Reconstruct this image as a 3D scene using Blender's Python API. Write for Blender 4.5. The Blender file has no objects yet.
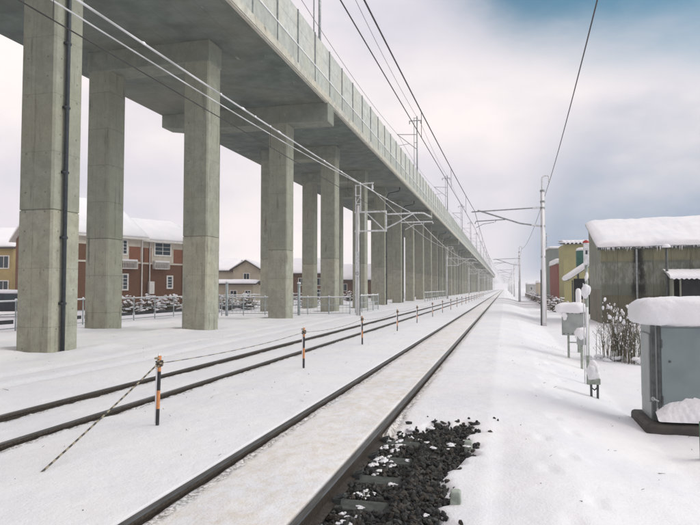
import bpy, math, random
import numpy as np
from mathutils import Vector, Matrix
random.seed(7); R = math.radians
sc = bpy.context.scene

# ------------------------------------------------------------------ camera
F_PX, YAW, PITCH, CAM_Z = 600.0, R(14.48), R(2.43), 1.6      # focal length in pixels of a 700 px wide picture
cam_d = bpy.data.cameras.new('camera'); cam = bpy.data.objects.new('camera', cam_d)
sc.collection.objects.link(cam); sc.camera = cam
cam_d.sensor_width = 36.0; cam_d.lens = 36.0 * F_PX / 700.0
cam_d.clip_start = 0.05; cam_d.clip_end = 6000
cam.location = (0, 0, CAM_Z); cam.rotation_euler = (R(90) + PITCH, 0, YAW)

# ------------------------------------------------------------------ world, sun, exposure
SUN_EL, SUN_AZ = 34.0, 82.0                                  # azimuth clockwise from the track direction (+Y)
w = bpy.data.worlds.new('World'); sc.world = w; w.use_nodes = True
def make_world():
    nt = w.node_tree; nt.nodes.clear(); L = nt.links
    def n(t, **k):
        o = nt.nodes.new(t)
        for a, b in k.items(): setattr(o, a, b)
        return o
    def math_(op, a, b=None, c=None):
        m = n('ShaderNodeMath', operation=op)
        for i, v in enumerate((a, b, c)):
            if v is None: continue
            if isinstance(v, (int, float)): m.inputs[i].default_value = v
            else: L.new(v, m.inputs[i])
        return m.outputs[0]
    def sstep(v, lo, hi):
        m = n('ShaderNodeMapRange', interpolation_type='SMOOTHSTEP')
        L.new(v, m.inputs[0]); m.inputs[1].default_value = lo; m.inputs[2].default_value = hi
        return m.outputs[0]
    tc = n('ShaderNodeTexCoord'); d = tc.outputs['Generated']
    sep = n('ShaderNodeSeparateXYZ'); L.new(d, sep.inputs[0]); X, Y, Z = sep.outputs
    mp = n('ShaderNodeMapping'); L.new(d, mp.inputs[0]); mp.inputs['Scale'].default_value = (1, 1, 2.2); mp.inputs['Location'].default_value = (3.1, 0.4, 0.2)
    nz = n('ShaderNodeTexNoise'); L.new(mp.outputs[0], nz.inputs['Vector']); nz.inputs['Scale'].default_value = 2.3; nz.inputs['Detail'].default_value = 7; nz.inputs['Roughness'].default_value = .52
    nf = nz.outputs[0]
    rp = n('ShaderNodeValToRGB'); L.new(nf, rp.inputs[0])
    e = rp.color_ramp.elements; e[0].position = .32; e[0].color = (.62, .60, .67, 1); e[1].position = .66; e[1].color = (.92, .845, .825, 1)
    # a blue-grey snow cloud bank low over the land to the right of the line
    az = math_('ADD', math_('ADD', X, math_('MULTIPLY', math_('SUBTRACT', nf, .5), .22)), math_('MULTIPLY', Z, -.25))
    bm = math_('MULTIPLY', sstep(az, -.07, .10), math_('SUBTRACT', 1.0, sstep(math_('ADD', Z, math_('MULTIPLY', math_('SUBTRACT', nf, .5), .35)), .06, .36)))
    mx = n('ShaderNodeMix', data_type='RGBA'); L.new(math_('MULTIPLY', bm, .95), mx.inputs['Factor']); L.new(rp.outputs[0], mx.inputs['A']); mx.inputs['B'].default_value = (.20, .29, .41, 1)
    cl = n('ShaderNodeBackground'); L.new(mx.outputs['Result'], cl.inputs[0]); cl.inputs[1].default_value = .76
    sky = n('ShaderNodeTexSky', sky_type='NISHITA'); sky.sun_disc = False; sky.sun_elevation = R(SUN_EL); sky.sun_rotation = R(SUN_AZ); sky.altitude = 0
    sb = n('ShaderNodeBackground'); tn = n('ShaderNodeMix', data_type='RGBA', blend_type='MULTIPLY'); tn.inputs['Factor'].default_value = 1; L.new(sky.outputs[0], tn.inputs['A']); tn.inputs['B'].default_value = (.62, 1.04, .98, 1); L.new(tn.outputs['Result'], sb.inputs[0]); sb.inputs[1].default_value = .068
    # open sky between the clouds, high on the right
    gn = math_('MULTIPLY', math_('SUBTRACT', nf, .5), .22)
    g1 = sstep(math_('ADD', math_('ADD', Z, math_('MULTIPLY', X, .22)), gn), .325, .43)
    g2 = math_('MULTIPLY', sstep(math_('ADD', X, gn), -.20, -.02), math_('SUBTRACT', 1.0, sstep(math_('ADD', Z, gn), .66, .86)))
    gap = math_('MULTIPLY', math_('MULTIPLY', g1, g2), sstep(Y, -.2, .4))
    ms = n('ShaderNodeMixShader'); L.new(math_('MULTIPLY', gap, .97), ms.inputs[0]); L.new(cl.outputs[0], ms.inputs[1]); L.new(sb.outputs[0], ms.inputs[2])
    out = n('ShaderNodeOutputWorld'); L.new(ms.outputs[0], out.inputs[0])
make_world()
sun_d = bpy.data.lights.new('sun', 'SUN'); sun = bpy.data.objects.new('sun', sun_d); sc.collection.objects.link(sun)
sun_d.energy = 1.3; sun_d.angle = R(45); sun_d.color = (1, .95, .88)
S = Vector((math.sin(R(SUN_AZ)) * math.cos(R(SUN_EL)), math.cos(R(SUN_AZ)) * math.cos(R(SUN_EL)), math.sin(R(SUN_EL))))
sun.rotation_euler = S.to_track_quat('Z', 'Y').to_euler(); sun.location = (60, 40, 80)
sc.view_settings.view_transform = 'Standard'; sc.view_settings.look = 'None'
sc.view_settings.exposure = 0.62; sc.view_settings.gamma = 1.0; sc.view_settings.use_curve_mapping = False
sc.render.engine = 'CYCLES'
try:
    sc.cycles.use_denoising = True; sc.cycles.max_bounces = 8; sc.cycles.volume_bounces = 1; sc.cycles.transparent_max_bounces = 8
except Exception: pass

# ------------------------------------------------------------------ helpers
C = sc.collection
cs, sn = math.cos(YAW), math.sin(YAW)
def at(u, d, z=0.0):
    """ground position of picture column u (700 px wide photo) at camera-axis distance d"""
    x = (u - 350.0) / F_PX * d
    return Vector((x * cs - d * sn, x * sn + d * cs, z))
def zv(v, d): return CAM_Z + (288.0 - v) / F_PX * d          # height of picture row v at distance d
def on_line(u, p, a):
    """parameter s where picture column u meets the ground line p + s a"""
    r = at(u, 1.0); den = r.x * a.y - r.y * a.x
    t = (p.x * a.y - p.y * a.x) / den; q = r * t
    return (q - p).to_2d().dot(Vector((a.x, a.y)))
def dist(p): return -p.x * sn + p.y * cs

def lump(b, c, r, seed, k=9):
    rnd = random.Random(seed)
    for i in range(k):
        q = [max(-.6, min(.6, rnd.gauss(0, .26))) for _ in range(3)]; f = rnd.uniform(.5, .8)
        b.pillow((c[0]+q[0]*r[0], c[1]+q[1]*r[1], c[2]+q[2]*r[2]), (r[0]*f, r[1]*f, r[2]*f), .85, 6, 6, min(r)*.08, flat=False, seed=seed*31+i)
    return b
class MB:
    def __init__(s): s.v = []; s.f = []; s.m = []
    def add(s, vs, fs, m=0):
        b = len(s.v); s.v += [tuple(p) for p in vs]
        for f in fs: s.f.append(tuple(i + b for i in f)); s.m.append(m)
        return s
    def box(s, a, b, m=0, M=None):
        (x0, y0, z0), (x1, y1, z1) = a, b
        vs = [Vector(p) for p in ((x0,y0,z0),(x1,y0,z0),(x1,y1,z0),(x0,y1,z0),(x0,y0,z1),(x1,y0,z1),(x1,y1,z1),(x0,y1,z1))]
        if M is not None: vs = [M @ p for p in vs]
        return s.add(vs, ((0,3,2,1),(4,5,6,7),(0,1,5,4),(1,2,6,5),(2,3,7,6),(3,0,4,7)), m)
    def cbox(s, c, h, m=0, M=None):
        return s.box((c[0]-h[0], c[1]-h[1], c[2]-h[2]), (c[0]+h[0], c[1]+h[1], c[2]+h[2]), m, M)
    def bar(s, p, q, wd, ht, m=0):
        p, q = Vector(p), Vector(q); d = (q - p); l = d.length; d.normalize()
        up = Vector((0,0,1)) if abs(d.z) < .95 else Vector((0,1,0))
        x = d.cross(up).normalized(); z = x.cross(d)
        M = Matrix((( x.x,d.x,z.x,p.x),(x.y,d.y,z.y,p.y),(x.z,d.z,z.z,p.z),(0,0,0,1)))
        return s.box((-wd/2, 0, -ht/2), (wd/2, l, ht/2), m, M)
    def path(s, pts, r, n=8, m=0, cap=True):
        pts = [Vector(p) for p in pts]; k = len(pts); rs = r if isinstance(r, (list, tuple)) else [r] * k
        b = len(s.v); ref = None
        for i, p in enumerate(pts):
            t = (pts[min(i+1, k-1)] - pts[max(i-1, 0)]).normalized()
            if ref is None: ref = t.cross(Vector((0,0,1)) if abs(t.z) < .9 else Vector((1,0,0))).normalized()
            x = (ref - t * ref.dot(t)).normalized(); ref = x; y = t.cross(x)
            for j in range(n):
                a = 2*math.pi*j/n; s.v.append(tuple(p + (x*math.cos(a) + y*math.sin(a)) * rs[i]))
        ms = m if isinstance(m, (list, tuple)) else [m] * (k-1)
        for i in range(k-1):
            for j in range(n):
                a, c = b+i*n+j, b+i*n+(j+1) % n
                s.f.append((a, c, c+n, a+n)); s.m.append(ms[i])
        if cap:
            s.f.append(tuple(b+j for j in range(n-1, -1, -1))); s.m.append(ms[0])
            s.f.append(tuple(b+(k-1)*n+j for j in range(n))); s.m.append(ms[-1])
        return s
    def prism(s, prof, y0, y1, m=0, M=None, caps=True):
        """profile of (x, z) points, counter-clockwise seen from -Y, swept along Y"""
        n = len(prof); vs = [Vector((x, y0, z)) for x, z in prof] + [Vector((x, y1, z)) for x, z in prof]
        if M is not None: vs = [M @ p for p in vs]
        fs = [(i, (i+1) % n, (i+1) % n + n, i+n) for i in range(n)]
        fs = [f[::-1] for f in fs]
        if caps: fs += [tuple(range(n)), tuple(range(2*n-1, n-1, -1))]
        return s.add(vs, fs, m)
    def pillow(s, c, h, e=.35, nu=14, nv=9, amp=.0, m=0, M=None, flat=True, seed=0):
        """rounded snow cushion; flat underside"""
        rnd = random.Random(seed); b = len(s.v)
        ph = [rnd.uniform(0, 6.28) for _ in range(6)]
        def sp(v, p): return math.copysign(abs(v) ** p, v)
        ring = nu * 2
        for i in range(nv + 1):
            lat = -math.pi/2 + math.pi * i / nv
            for j in range(ring):
                lon = 2*math.pi*j/ring
                x = sp(math.cos(lat), e) * sp(math.cos(lon), e); y = sp(math.cos(lat), e) * sp(math.sin(lon), e); z = sp(math.sin(lat), max(e, .5))
                px, py, pz = c[0]+x*h[0], c[1]+y*h[1], c[2]+(z*h[2] if z > 0 or not flat else z*h[2]*.25)
                if amp:
                    fq = max(5.0, 2.0/min(h)); g = min(1.0, abs(math.cos(lat))*3)
                    px += g*amp*(math.sin(py*fq+ph[0]+pz*fq*.8)+.5*math.sin(pz*fq*2.3+ph[4])); py += g*amp*(math.sin(px*fq*.9+ph[1])+.5*math.sin(pz*fq*1.9+ph[5]))
                    pz += amp*(math.sin(px*fq*.8+ph[2])+math.sin(py*fq*.9+ph[3])+.5*math.sin((px+py)*fq*2.1+ph[4]))*.6*(1 if z > -.2 else .4)
                p = Vector((px, py, pz)); s.v.append(tuple(M @ p if M is not None else p))
        for i in range(nv):
            for j in range(ring):
                a, c2 = b+i*ring+j, b+i*ring+(j+1) % ring
                s.f.append((a, c2, c2+ring, a+ring)); s.m.append(m)
        return s
    def mesh(s, name, mats, smooth=False):
        me = bpy.data.meshes.new(name); me.from_pydata(s.v, [], s.f)
        for mt in (mats if isinstance(mats, (list, tuple)) else [mats]): me.materials.append(mt)
        me.polygons.foreach_set('material_index', s.m)
        if smooth: me.polygons.foreach_set('use_smooth', [True] * len(s.f))
        me.update(); return me
    def build(s, name, mats, parent=None, smooth=False, loc=(0,0,0), bevel=0, angle=None):
        return put(name, s.mesh(name, mats, smooth), parent, loc, bevel, angle)

def put(name, me, parent=None, loc=(0,0,0), bevel=0, angle=None):
    o = bpy.data.objects.new(name, me); C.objects.link(o); o.parent = parent; o.location = loc
    if bevel:
        b = o.modifiers.new('bevel', 'BEVEL'); b.width = bevel; b.segments = 2; b.limit_method = 'ANGLE'; b.angle_limit = R(40)
    return o
def crumple(o, strength=.04, size=.25, sub=1):
    if sub: m_ = o.modifiers.new('subdivision', 'SUBSURF'); m_.levels = sub; m_.render_levels = sub
    t_ = bpy.data.textures.new('snow_clouds', 'CLOUDS'); t_.noise_scale = size; t_.noise_depth = 4
    d_ = o.modifiers.new('displace', 'DISPLACE'); d_.texture = t_; d_.strength = strength; d_.mid_level = .5; d_.texture_coords = 'LOCAL'
    return o
def tag(o, label=None, cat=None, group=None, kind=None):
    for k, v in (('label', label), ('category', cat), ('group', group), ('kind', kind)):
        if v: o[k] = v
    return o
def thing(name, label, cat, loc=(0,0,0), rz=0, group=None):
    o = bpy.data.objects.new(name, None); C.objects.link(o); o.location = loc; o.rotation_euler = (0, 0, rz)
    o.empty_display_size = .2
    return tag(o, label, cat, group)
def copy_tree(o, parent=None, kids=None):
    c = o.copy(); C.objects.link(c); c.parent = parent
    for ch in list(o.children): copy_tree(ch, c)
    return c
ORD = ['first','second','third','fourth','fifth','sixth','seventh','eighth','ninth','tenth','eleventh','twelfth','thirteenth','fourteenth','fifteenth','sixteenth','seventeenth','eighteenth','nineteenth','twentieth']

# numpy value noise
def vnoise(x, y, seed=0):
    xi = np.floor(x).astype(np.int64); yi = np.floor(y).astype(np.int64); fx = x - xi; fy = y - yi
    fx = fx*fx*(3-2*fx); fy = fy*fy*(3-2*fy)
    def h(a, b):
        k = (a*374761393 + b*668265263 + seed*974711) & 0xffffffff
        k = ((k ^ (k >> 13)) * 1274126177) & 0xffffffff
        return ((k ^ (k >> 16)) & 0xffff) / 65535.0
    return (h(xi,yi)*(1-fx)+h(xi+1,yi)*fx)*(1-fy) + (h(xi,yi+1)*(1-fx)+h(xi+1,yi+1)*fx)*fy
def fbm(x, y, seed=0, o=4):
    t = 0; a = .5; n = 0
    for i in range(o): t = t + a*(vnoise(x*2**i, y*2**i, seed+i)-.5); n += a; a *= .5
    return t / n

# ------------------------------------------------------------------ materials
class Mat:
    def __init__(s, name, rough=.7, metal=0.0, spec=.4):
        s.m = bpy.data.materials.new(name); s.m.use_nodes = True; s.nt = s.m.node_tree; s.L = s.nt.links
        s.b = s.nt.nodes['Principled BSDF']; s.b.inputs['Roughness'].default_value = rough; s.b.inputs['Metallic'].default_value = metal
        s.b.inputs['Specular IOR Level'].default_value = spec
        s.geo = s.nt.nodes.new('ShaderNodeNewGeometry'); s.pos = s.geo.outputs['Position']
        s.tc = s.nt.nodes.new('ShaderNodeTexCoord'); s.obj = s.tc.outputs['Object']
        s.info = s.nt.nodes.new('ShaderNodeObjectInfo'); s.rand = s.info.outputs['Random']
    def n(s, t, **k):
        o = s.nt.nodes.new(t)
        for a, b in k.items(): setattr(o, a, b)
        return o
    def set(s, sock, v):
        if isinstance(v, (int, float, tuple)): sock.default_value = v
        else: s.L.new(v, sock)
    def math(s, op, a, b=None, c=None, clamp=False):
        m = s.n('ShaderNodeMath', operation=op, use_clamp=clamp)
        for i, v in enumerate((a, b, c)):
            if v is not None: s.set(m.inputs[i], v)
        return m.outputs[0]
    def noise(s, scale=1, detail=4, vec=None, stretch=(1,1,1), rough=.5, shift=None):
        mp = s.n('ShaderNodeMapping'); s.L.new(vec or s.pos, mp.inputs[0]); mp.inputs['Scale'].default_value = stretch
        if shift is not None:
            cx = s.n('ShaderNodeCombineXYZ')
            for i in range(3): s.L.new(s.math('MULTIPLY', shift, 37.0 + 11*i), cx.inputs[i])
            s.L.new(cx.outputs[0], mp.inputs['Location'])
        nz = s.n('ShaderNodeTexNoise'); s.L.new(mp.outputs[0], nz.inputs['Vector'])
        nz.inputs['Scale'].default_value = scale; nz.inputs['Detail'].default_value = detail; nz.inputs['Roughness'].default_value = rough
        return nz.outputs[0]
    def step(s, v, lo, hi):
        m = s.n('ShaderNodeMapRange', interpolation_type='SMOOTHSTEP'); s.set(m.inputs[0], v); m.inputs[1].default_value = lo; m.inputs[2].default_value = hi
        return m.outputs[0]
    def mix(s, f, a, b, blend='MIX'):
        m = s.n('ShaderNodeMix', data_type='RGBA', blend_type=blend)
        s.set(m.inputs['Factor'], f)
        for k, v in (('A', a), ('B', b)):
            s.set(m.inputs[k], v if not isinstance(v, tuple) else (*v, 1)[:4])
        return m.outputs['Result']
    def xyz(s, v=None):
        o = s.n('ShaderNodeSeparateXYZ'); s.L.new(v or s.pos, o.inputs[0]); return o.outputs
    def color(s, v): s.set(s.b.inputs['Base Color'], v if not isinstance(v, tuple) else (*v, 1)[:4]); return s
    def bump(s, h, strength=.3, dist=.02, prev=None):
        b = s.n('ShaderNodeBump'); s.set(b.inputs['Height'], h); b.inputs['Strength'].default_value = strength; b.inputs['Distance'].default_value = dist
        if prev is not None: s.L.new(prev, b.inputs['Normal'])
        s.L.new(b.outputs[0], s.b.inputs['Normal']); return b.outputs[0]
def simple(name, c, c2=None, rough=.7, metal=0.0, scale=6, detail=4, bump=0, bd=.01, stretch=(1,1,1), spec=.4, rnd=0):
    m = Mat(name, rough, metal, spec)
    c2 = c2 or tuple(x*.75 for x in c)
    nz = m.noise(scale, detail, stretch=stretch)
    col = m.mix(m.step(nz, .35, .7), c, c2)
    if rnd: col = m.mix(m.math('MULTIPLY', m.rand, rnd), col, tuple(x*.45 for x in c))
    m.color(col)
    if bump: m.bump(nz, bump, bd)
    return m.m

def snow_mat(name, dirty=False):
    m = Mat(name, .55, 0, .25)
    a = m.noise(.8, 5); f = m.noise(42, 5, rough=.65); g = m.noise(260, 2)
    col = m.mix(m.step(a, .35, .7), (.86, .845, .86), (.80, .80, .835))
    if dirty:
        X, Y, Z = m.xyz()
        inside = m.math('MULTIPLY', m.step(X, -2.62, -2.3), m.math('SUBTRACT', 1.0, m.step(X, -1.45, -1.0)))
        d1 = m.math('ADD', m.math('MULTIPLY', m.step(m.noise(7, 7, stretch=(1, .7, 1), rough=.72), .42, .66), .7), m.math('MULTIPLY', m.step(m.noise(1.1, 3), .35, .7), .3))
        col = m.mix(m.math('MULTIPLY', m.math('MULTIPLY', d1, inside), .62), col, (.66, .57, .43))
        # soot and grit beside the rails
        for rx in (-6.10, -4.99, -2.45, -1.33):
            band = m.math('SUBTRACT', 1.0, m.step(m.math('ABSOLUTE', m.math('SUBTRACT', X, rx + .02)), .02, .11))
            col = m.mix(m.math('MULTIPLY', m.math('MULTIPLY', band, m.step(m.noise(28, 4, rough=.7), .42, .58)), .75), col, (.16, .14, .115))
        sp = m.step(m.noise(17, 3, rough=.75), .70, .76)
        col = m.mix(m.math('MULTIPLY', sp, .35), col, (.38, .33, .26))
    m.color(col)
    n1 = m.bump(m.noise(5, 6, rough=.65), .5, .035)
    n2 = m.bump(f, .55, .014, n1); m.bump(g, .4, .004, n2)
    return m.m
M_SNOW = snow_mat('snow'); M_GSNOW = snow_mat('ground_snow', True)

def concrete_mat(name, base=(.365,.365,.30), split=True, holes=True, stain=.7, joint=1.5, streak=(1,1,.08)):
    m = Mat(name, .88, 0, .25)
    X, Y, Z = m.xyz(); ox, oy, oz = m.xyz(m.obj); nx, ny, nzz = m.xyz(m.geo.outputs['Normal'])
    big = m.noise(.55, 5, shift=m.rand); mid = m.noise(2.6, 6, rough=.62, shift=m.rand); fine = m.noise(30, 4, rough=.6)
    dark = tuple(x*.78 for x in base); light = tuple(min(1, x*1.14) for x in base)
    col = m.mix(m.step(mid, .3, .72), dark, light)
    col = m.mix(m.math('MULTIPLY', m.step(big, .40, .68), .45), col, (base[0]*1.08, base[1]*1.0, base[2]*.86))
    col = m.mix(m.math('MULTIPLY', m.rand, .38), col, dark)
    if split:                                   # the later pour above the construction joint is darker
        up = m.step(m.math('ADD', Z, m.math('MULTIPLY', m.math('SUBTRACT', mid, .5), .05)), 3.595, 3.61)
        col = m.mix(m.math('MULTIPLY', up, .38), col, (base[0]*.52, base[1]*.56, base[2]*.55))
    grit = m.noise(16, 6, rough=.75)
    col = m.mix(m.math('MULTIPLY', m.step(grit, .48, .68), .38), col, tuple(x*.5 for x in base))
    st = m.step(m.noise(5.5, 5, stretch=streak, rough=.65, shift=m.rand), .53, .74)
    st = m.math('MULTIPLY', st, m.step(m.noise(1.1, 3, shift=m.rand), .35, .65))
    col = m.mix(m.math('MULTIPLY', st, stain), col, (.075, .08, .07))
    sp = m.step(m.noise(9, 5, rough=.75, shift=m.rand), .63, .72)
    col = m.mix(m.math('MULTIPLY', sp, .28), col, (.09, .095, .08))
    pale = m.step(m.noise(4.2, 4, stretch=(1,1,.3), rough=.6), .62, .78)
    col = m.mix(m.math('MULTIPLY', pale, .25), col, (.50, .48, .42))
    h = m.math('ADD', m.math('MULTIPLY', fine, .25), m.math('MULTIPLY', mid, .4))
    if joint:
        fz = m.math('FRACT', m.math('DIVIDE', m.math('ADD', Z, .9), joint)); dz = m.math('MULTIPLY', m.math('MINIMUM', fz, m.math('SUBTRACT', 1.0, fz)), joint)
        ln = m.math('SUBTRACT', 1.0, m.step(dz, .004, .018))
        col = m.mix(m.math('MULTIPLY', ln, m.math('ADD', .12, m.math('MULTIPLY', m.rand, .3))), col, (.10, .105, .09)); h = m.math('SUBTRACT', h, m.math('MULTIPLY', ln, .6))
    if holes:
        tx = m.math('ADD', m.math('MULTIPLY', ox, m.step(m.math('ABSOLUTE', ny), .6, .8)), m.math('MULTIPLY', oy, m.step(m.math('ABSOLUTE', nx), .6, .8)))
        ax = m.math('SUBTRACT', m.math('ABSOLUTE', tx), .3)
        vz = m.math('SUBTRACT', m.math('MULTIPLY', m.math('FRACT', m.math('DIVIDE', m.math('ADD', Z, .2), .5)), .5), .25)
        r = m.math('SQRT', m.math('ADD', m.math('MULTIPLY', ax, ax), m.math('MULTIPLY', vz, vz)))
        hole = m.math('MULTIPLY', m.math('SUBTRACT', 1.0, m.step(r, .014, .032)), m.step(m.noise(1.9, 2, shift=m.rand), .33, .62))
        col = m.mix(m.math('MULTIPLY', hole, .5), col, (.05, .05, .045)); h = m.math('SUBTRACT', h, hole)
        seam = m.math('SUBTRACT', 1.0, m.step(m.math('ABSOLUTE', m.math('ADD', tx, .06)), .003, .014))
        col = m.mix(m.math('MULTIPLY', seam, .28), col, (.10, .105, .09))
    m.color(col); m.bump(h, .5, .02)
    return m.m
M_COL = concrete_mat('column_concrete', stain=.85)
M_BEAM = concrete_mat('beam_concrete', (.25,.268,.228), False, True, .6, 0)  # base lowered with the soffit's to carry the shade below the deck
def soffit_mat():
    m = Mat('shaded_soffit_concrete', .9, 0, .2); X, Y, Z = m.xyz()
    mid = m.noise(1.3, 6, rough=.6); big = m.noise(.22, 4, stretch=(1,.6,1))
    base = (.135, .16, .145)  # dark teal base: the tinted shade under the deck is put into the colour
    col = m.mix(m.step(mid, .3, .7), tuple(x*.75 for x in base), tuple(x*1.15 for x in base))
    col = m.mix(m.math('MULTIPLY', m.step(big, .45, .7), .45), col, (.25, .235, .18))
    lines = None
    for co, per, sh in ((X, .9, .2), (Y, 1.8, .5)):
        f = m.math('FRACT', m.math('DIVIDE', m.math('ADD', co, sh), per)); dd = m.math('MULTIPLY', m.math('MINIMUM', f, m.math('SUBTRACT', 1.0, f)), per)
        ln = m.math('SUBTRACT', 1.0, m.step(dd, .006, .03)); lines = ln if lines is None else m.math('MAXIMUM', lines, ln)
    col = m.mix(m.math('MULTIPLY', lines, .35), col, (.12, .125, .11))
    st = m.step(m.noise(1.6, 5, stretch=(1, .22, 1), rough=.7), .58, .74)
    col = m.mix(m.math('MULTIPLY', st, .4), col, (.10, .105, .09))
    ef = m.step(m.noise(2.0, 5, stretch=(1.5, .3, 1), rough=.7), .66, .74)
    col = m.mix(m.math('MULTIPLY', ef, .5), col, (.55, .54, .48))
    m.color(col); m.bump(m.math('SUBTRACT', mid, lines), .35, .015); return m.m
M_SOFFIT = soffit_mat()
M_PANEL = concrete_mat('parapet_panel', (.43,.45,.415), False, False, .35, 0, (1,1.2,.12))
M_PANEL_UP = concrete_mat('noise_panel', (.52,.53,.50), False, False, .22, 0, (1,1.2,.10))
M_LIP = concrete_mat('slab_edge_concrete', (.50,.485,.43), False, False, .8, 0, (1,.7,.4))
M_GALV = simple('galvanised_steel', (.36,.38,.38), (.22,.24,.24), .5, .6, 9)
M_PIPE = simple('dark_drain_pipe', (.045,.055,.065), (.03,.035,.04), .45, 0, 12)
M_RAIL = simple('rail_steel', (.105,.085,.068), (.05,.04,.032), .5, .6, 40, 5, .3, .003)
M_RAILTOP = simple('worn_rail_head', (.17,.17,.17), (.09,.085,.08), .38, .75, 30, 4, stretch=(1,.1,1))
M_SLEEPER = simple('sleeper_concrete', (.082,.09,.082), (.045,.05,.046), .9, 0, 14, 5, .5, .01)
M_STUB = simple('grey_green_concrete', (.36,.40,.35), (.24,.27,.23), .85, 0, 16, 4, .4, .01)
M_ICE = M_SNOW
M_MAST = simple('mast_concrete', (.66,.65,.64), (.46,.46,.45), .8, 0, 5, 5, .2, .01, (1,1,.3))
M_FROST = simple('frosted_steel', (.80,.80,.81), (.52,.54,.54), .6, .2, 14)
M_DARKSTEEL = simple('dark_steel', (.10,.11,.11), (.06,.065,.065), .55, .4, 12)
M_WIRE = simple('overhead_wire', (.055,.05,.05), (.04,.035,.035), .5, .4, 3)
M_WIRESNOW = simple('snow_crusted_wire', (.62,.62,.63), (.38,.38,.38), .7, .1, 1.3)
M_ORANGE = simple('orange_paint', (.60,.26,.10), (.50,.20,.08), .6, 0, 25)
M_BLACK = simple('black_paint', (.022,.022,.025), (.04,.04,.04), .5, 0, 25)
M_ROPEY = simple('pale_rope', (.34,.30,.22), (.24,.21,.15), .9, 0, 60)
M_ROPEB = simple('dark_rope', (.06,.055,.05), (.09,.08,.07), .9, 0, 60)

# ------------------------------------------------------------------ ground: snow sheet with channels along the rails and one bare patch
RAILS = (-6.16, -5.05, -2.53, -1.405)
def patch_mask(x, y):
    """1 where the snow has been cleared and the ballast shows"""
    e = fbm(x*1.6, y*1.6, 40, 4) * .34 + fbm(x*6, y*6, 50, 3)*.20 + fbm(x*17, y*17, 55, 2)*.10
    right = -.42 + .05*np.sin(y*1.1) + e
    top = 7.35 + fbm(x*1.2+5, y*.4, 60, 3)*.5 + e*1.2 - np.clip((-.9 - x), 0, 1)*1.1
    a = np.clip((right - x)/.09 + .5, 0, 1); b = np.clip((top - y)/.14 + .5, 0, 1); c = np.clip((x + 1.42)/.02, 0, 1)
    return a*b*c
GX = [-1500,-60,-20,-9,-7.2,-6.215, -6.19,-6.13, -6.10,-5.9,-5.6,-5.11, -5.08,-5.02, -4.99,-4.8,-4.3,-3.9,-2.60, -2.56,-2.50, -2.47,-2.35,-2.0,-1.47, -1.43,-1.375, -1.34,-1.2,-.8,-.2,.6,1.9,6,1500]
GZ = [-.35,-.35,-.12,.0,.03,-.010, -.10,-.13, -.068,-.05,-.03,-.012, -.10,-.13, -.055,-.038,-.015,.005,-.010, -.10,-.11, -.045,-.036,-.016,-.010, -.10,-.11, -.04,-.02,.0,.02,-.10,-.45,-.5,-.5]
def ground_z(x, y):
    x = np.asarray(x, float); y = np.asarray(y, float)
    z = np.interp(x, GX, GZ)
    near = np.exp(-np.minimum.reduce([np.abs(x-r) for r in RAILS])**2/.02)
    lump = fbm(x*.5, y*.5, 3, 3)*.10 + fbm(x*2.2, y*1.8, 9, 3)*.03
    on = np.clip((np.abs(x+3.8) - 3.2)/2.0, .28, 1.0)
    z = z + lump*on + fbm(x*7, y*7, 21, 3)*.016*np.clip(1.2-near, .4, 1)
    # crumbly edges right of each rail
    for r in RAILS:
        band = np.exp(-((x-r-.11)/.06)**2); z = z + band*fbm(x*14, y*9, 33, 3)*.05
    # old wheel ruts / a trodden line in front of the columns
    for rx, a in ((-8.1, .05), (-9.2, .045)):
        z = z - a*np.exp(-((x-rx-.25*np.sin(y*.13))/.16)**2)
    for yb in (-4.5,4.5,13.3,21.45,30.2,39.5,48.4,56.9,66.2):
        for xb in (-11.625,-16.025):
            dd = np.maximum(np.abs(x-xb), np.abs(y-yb)) - .525
            z = z - .07*np.exp(-(np.clip(dd, 0, 9)/.16)**2) + (.06+.10*fbm(x*1.3, y*1.3, 17, 2))*np.exp(-((dd-.5)/.35)**2)
    z = z + np.clip((-7.0-x)/3, 0, 1)*fbm(x*1.1, y*.8, 19, 3)*.07
    for i in range(34):
        fy = 3.4 + i*.62; fx = .28 + .045*fy + (.13 if i % 2 else -.13) + .10*math.sin(i*.9)
        z = z - .030*np.exp(-(((x-fx)/.075)**4 + ((y-fy)/.15)**4)) + .010*np.exp(-(((x-fx)/.15)**2 + ((y-fy-.05)/.22)**2))
    # drift around the column feet, humps by the right-hand buildings
    z = z + np.clip((x-4)/5, 0, 1)*fbm(x*.28, y*.22, 71, 3)*.55*np.clip((70-y)/40+.3, .2, 1)
    far = np.clip((np.hypot(x, y)-120)/200, 0, 1); z = z*(1-far) + (np.interp(x, GX, GZ))*far
    thin = np.clip((.55 - x)/.6, 0, 1)*np.clip((8.4 - y)/1.2, 0, 1)*np.clip((x + 1.36)/.05, 0, 1)
    z = z - .075*thin*thin
    m = patch_mask(x, y)
    floor_ = np.where(x > -.88, -.15, -.20) + fbm(x*5, y*5, 80, 3)*.05
    z = z*(1-m) + floor_*m
    return z
def gz(x, y): return float(ground_z(np.array([x]), np.array([y]))[0])
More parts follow.
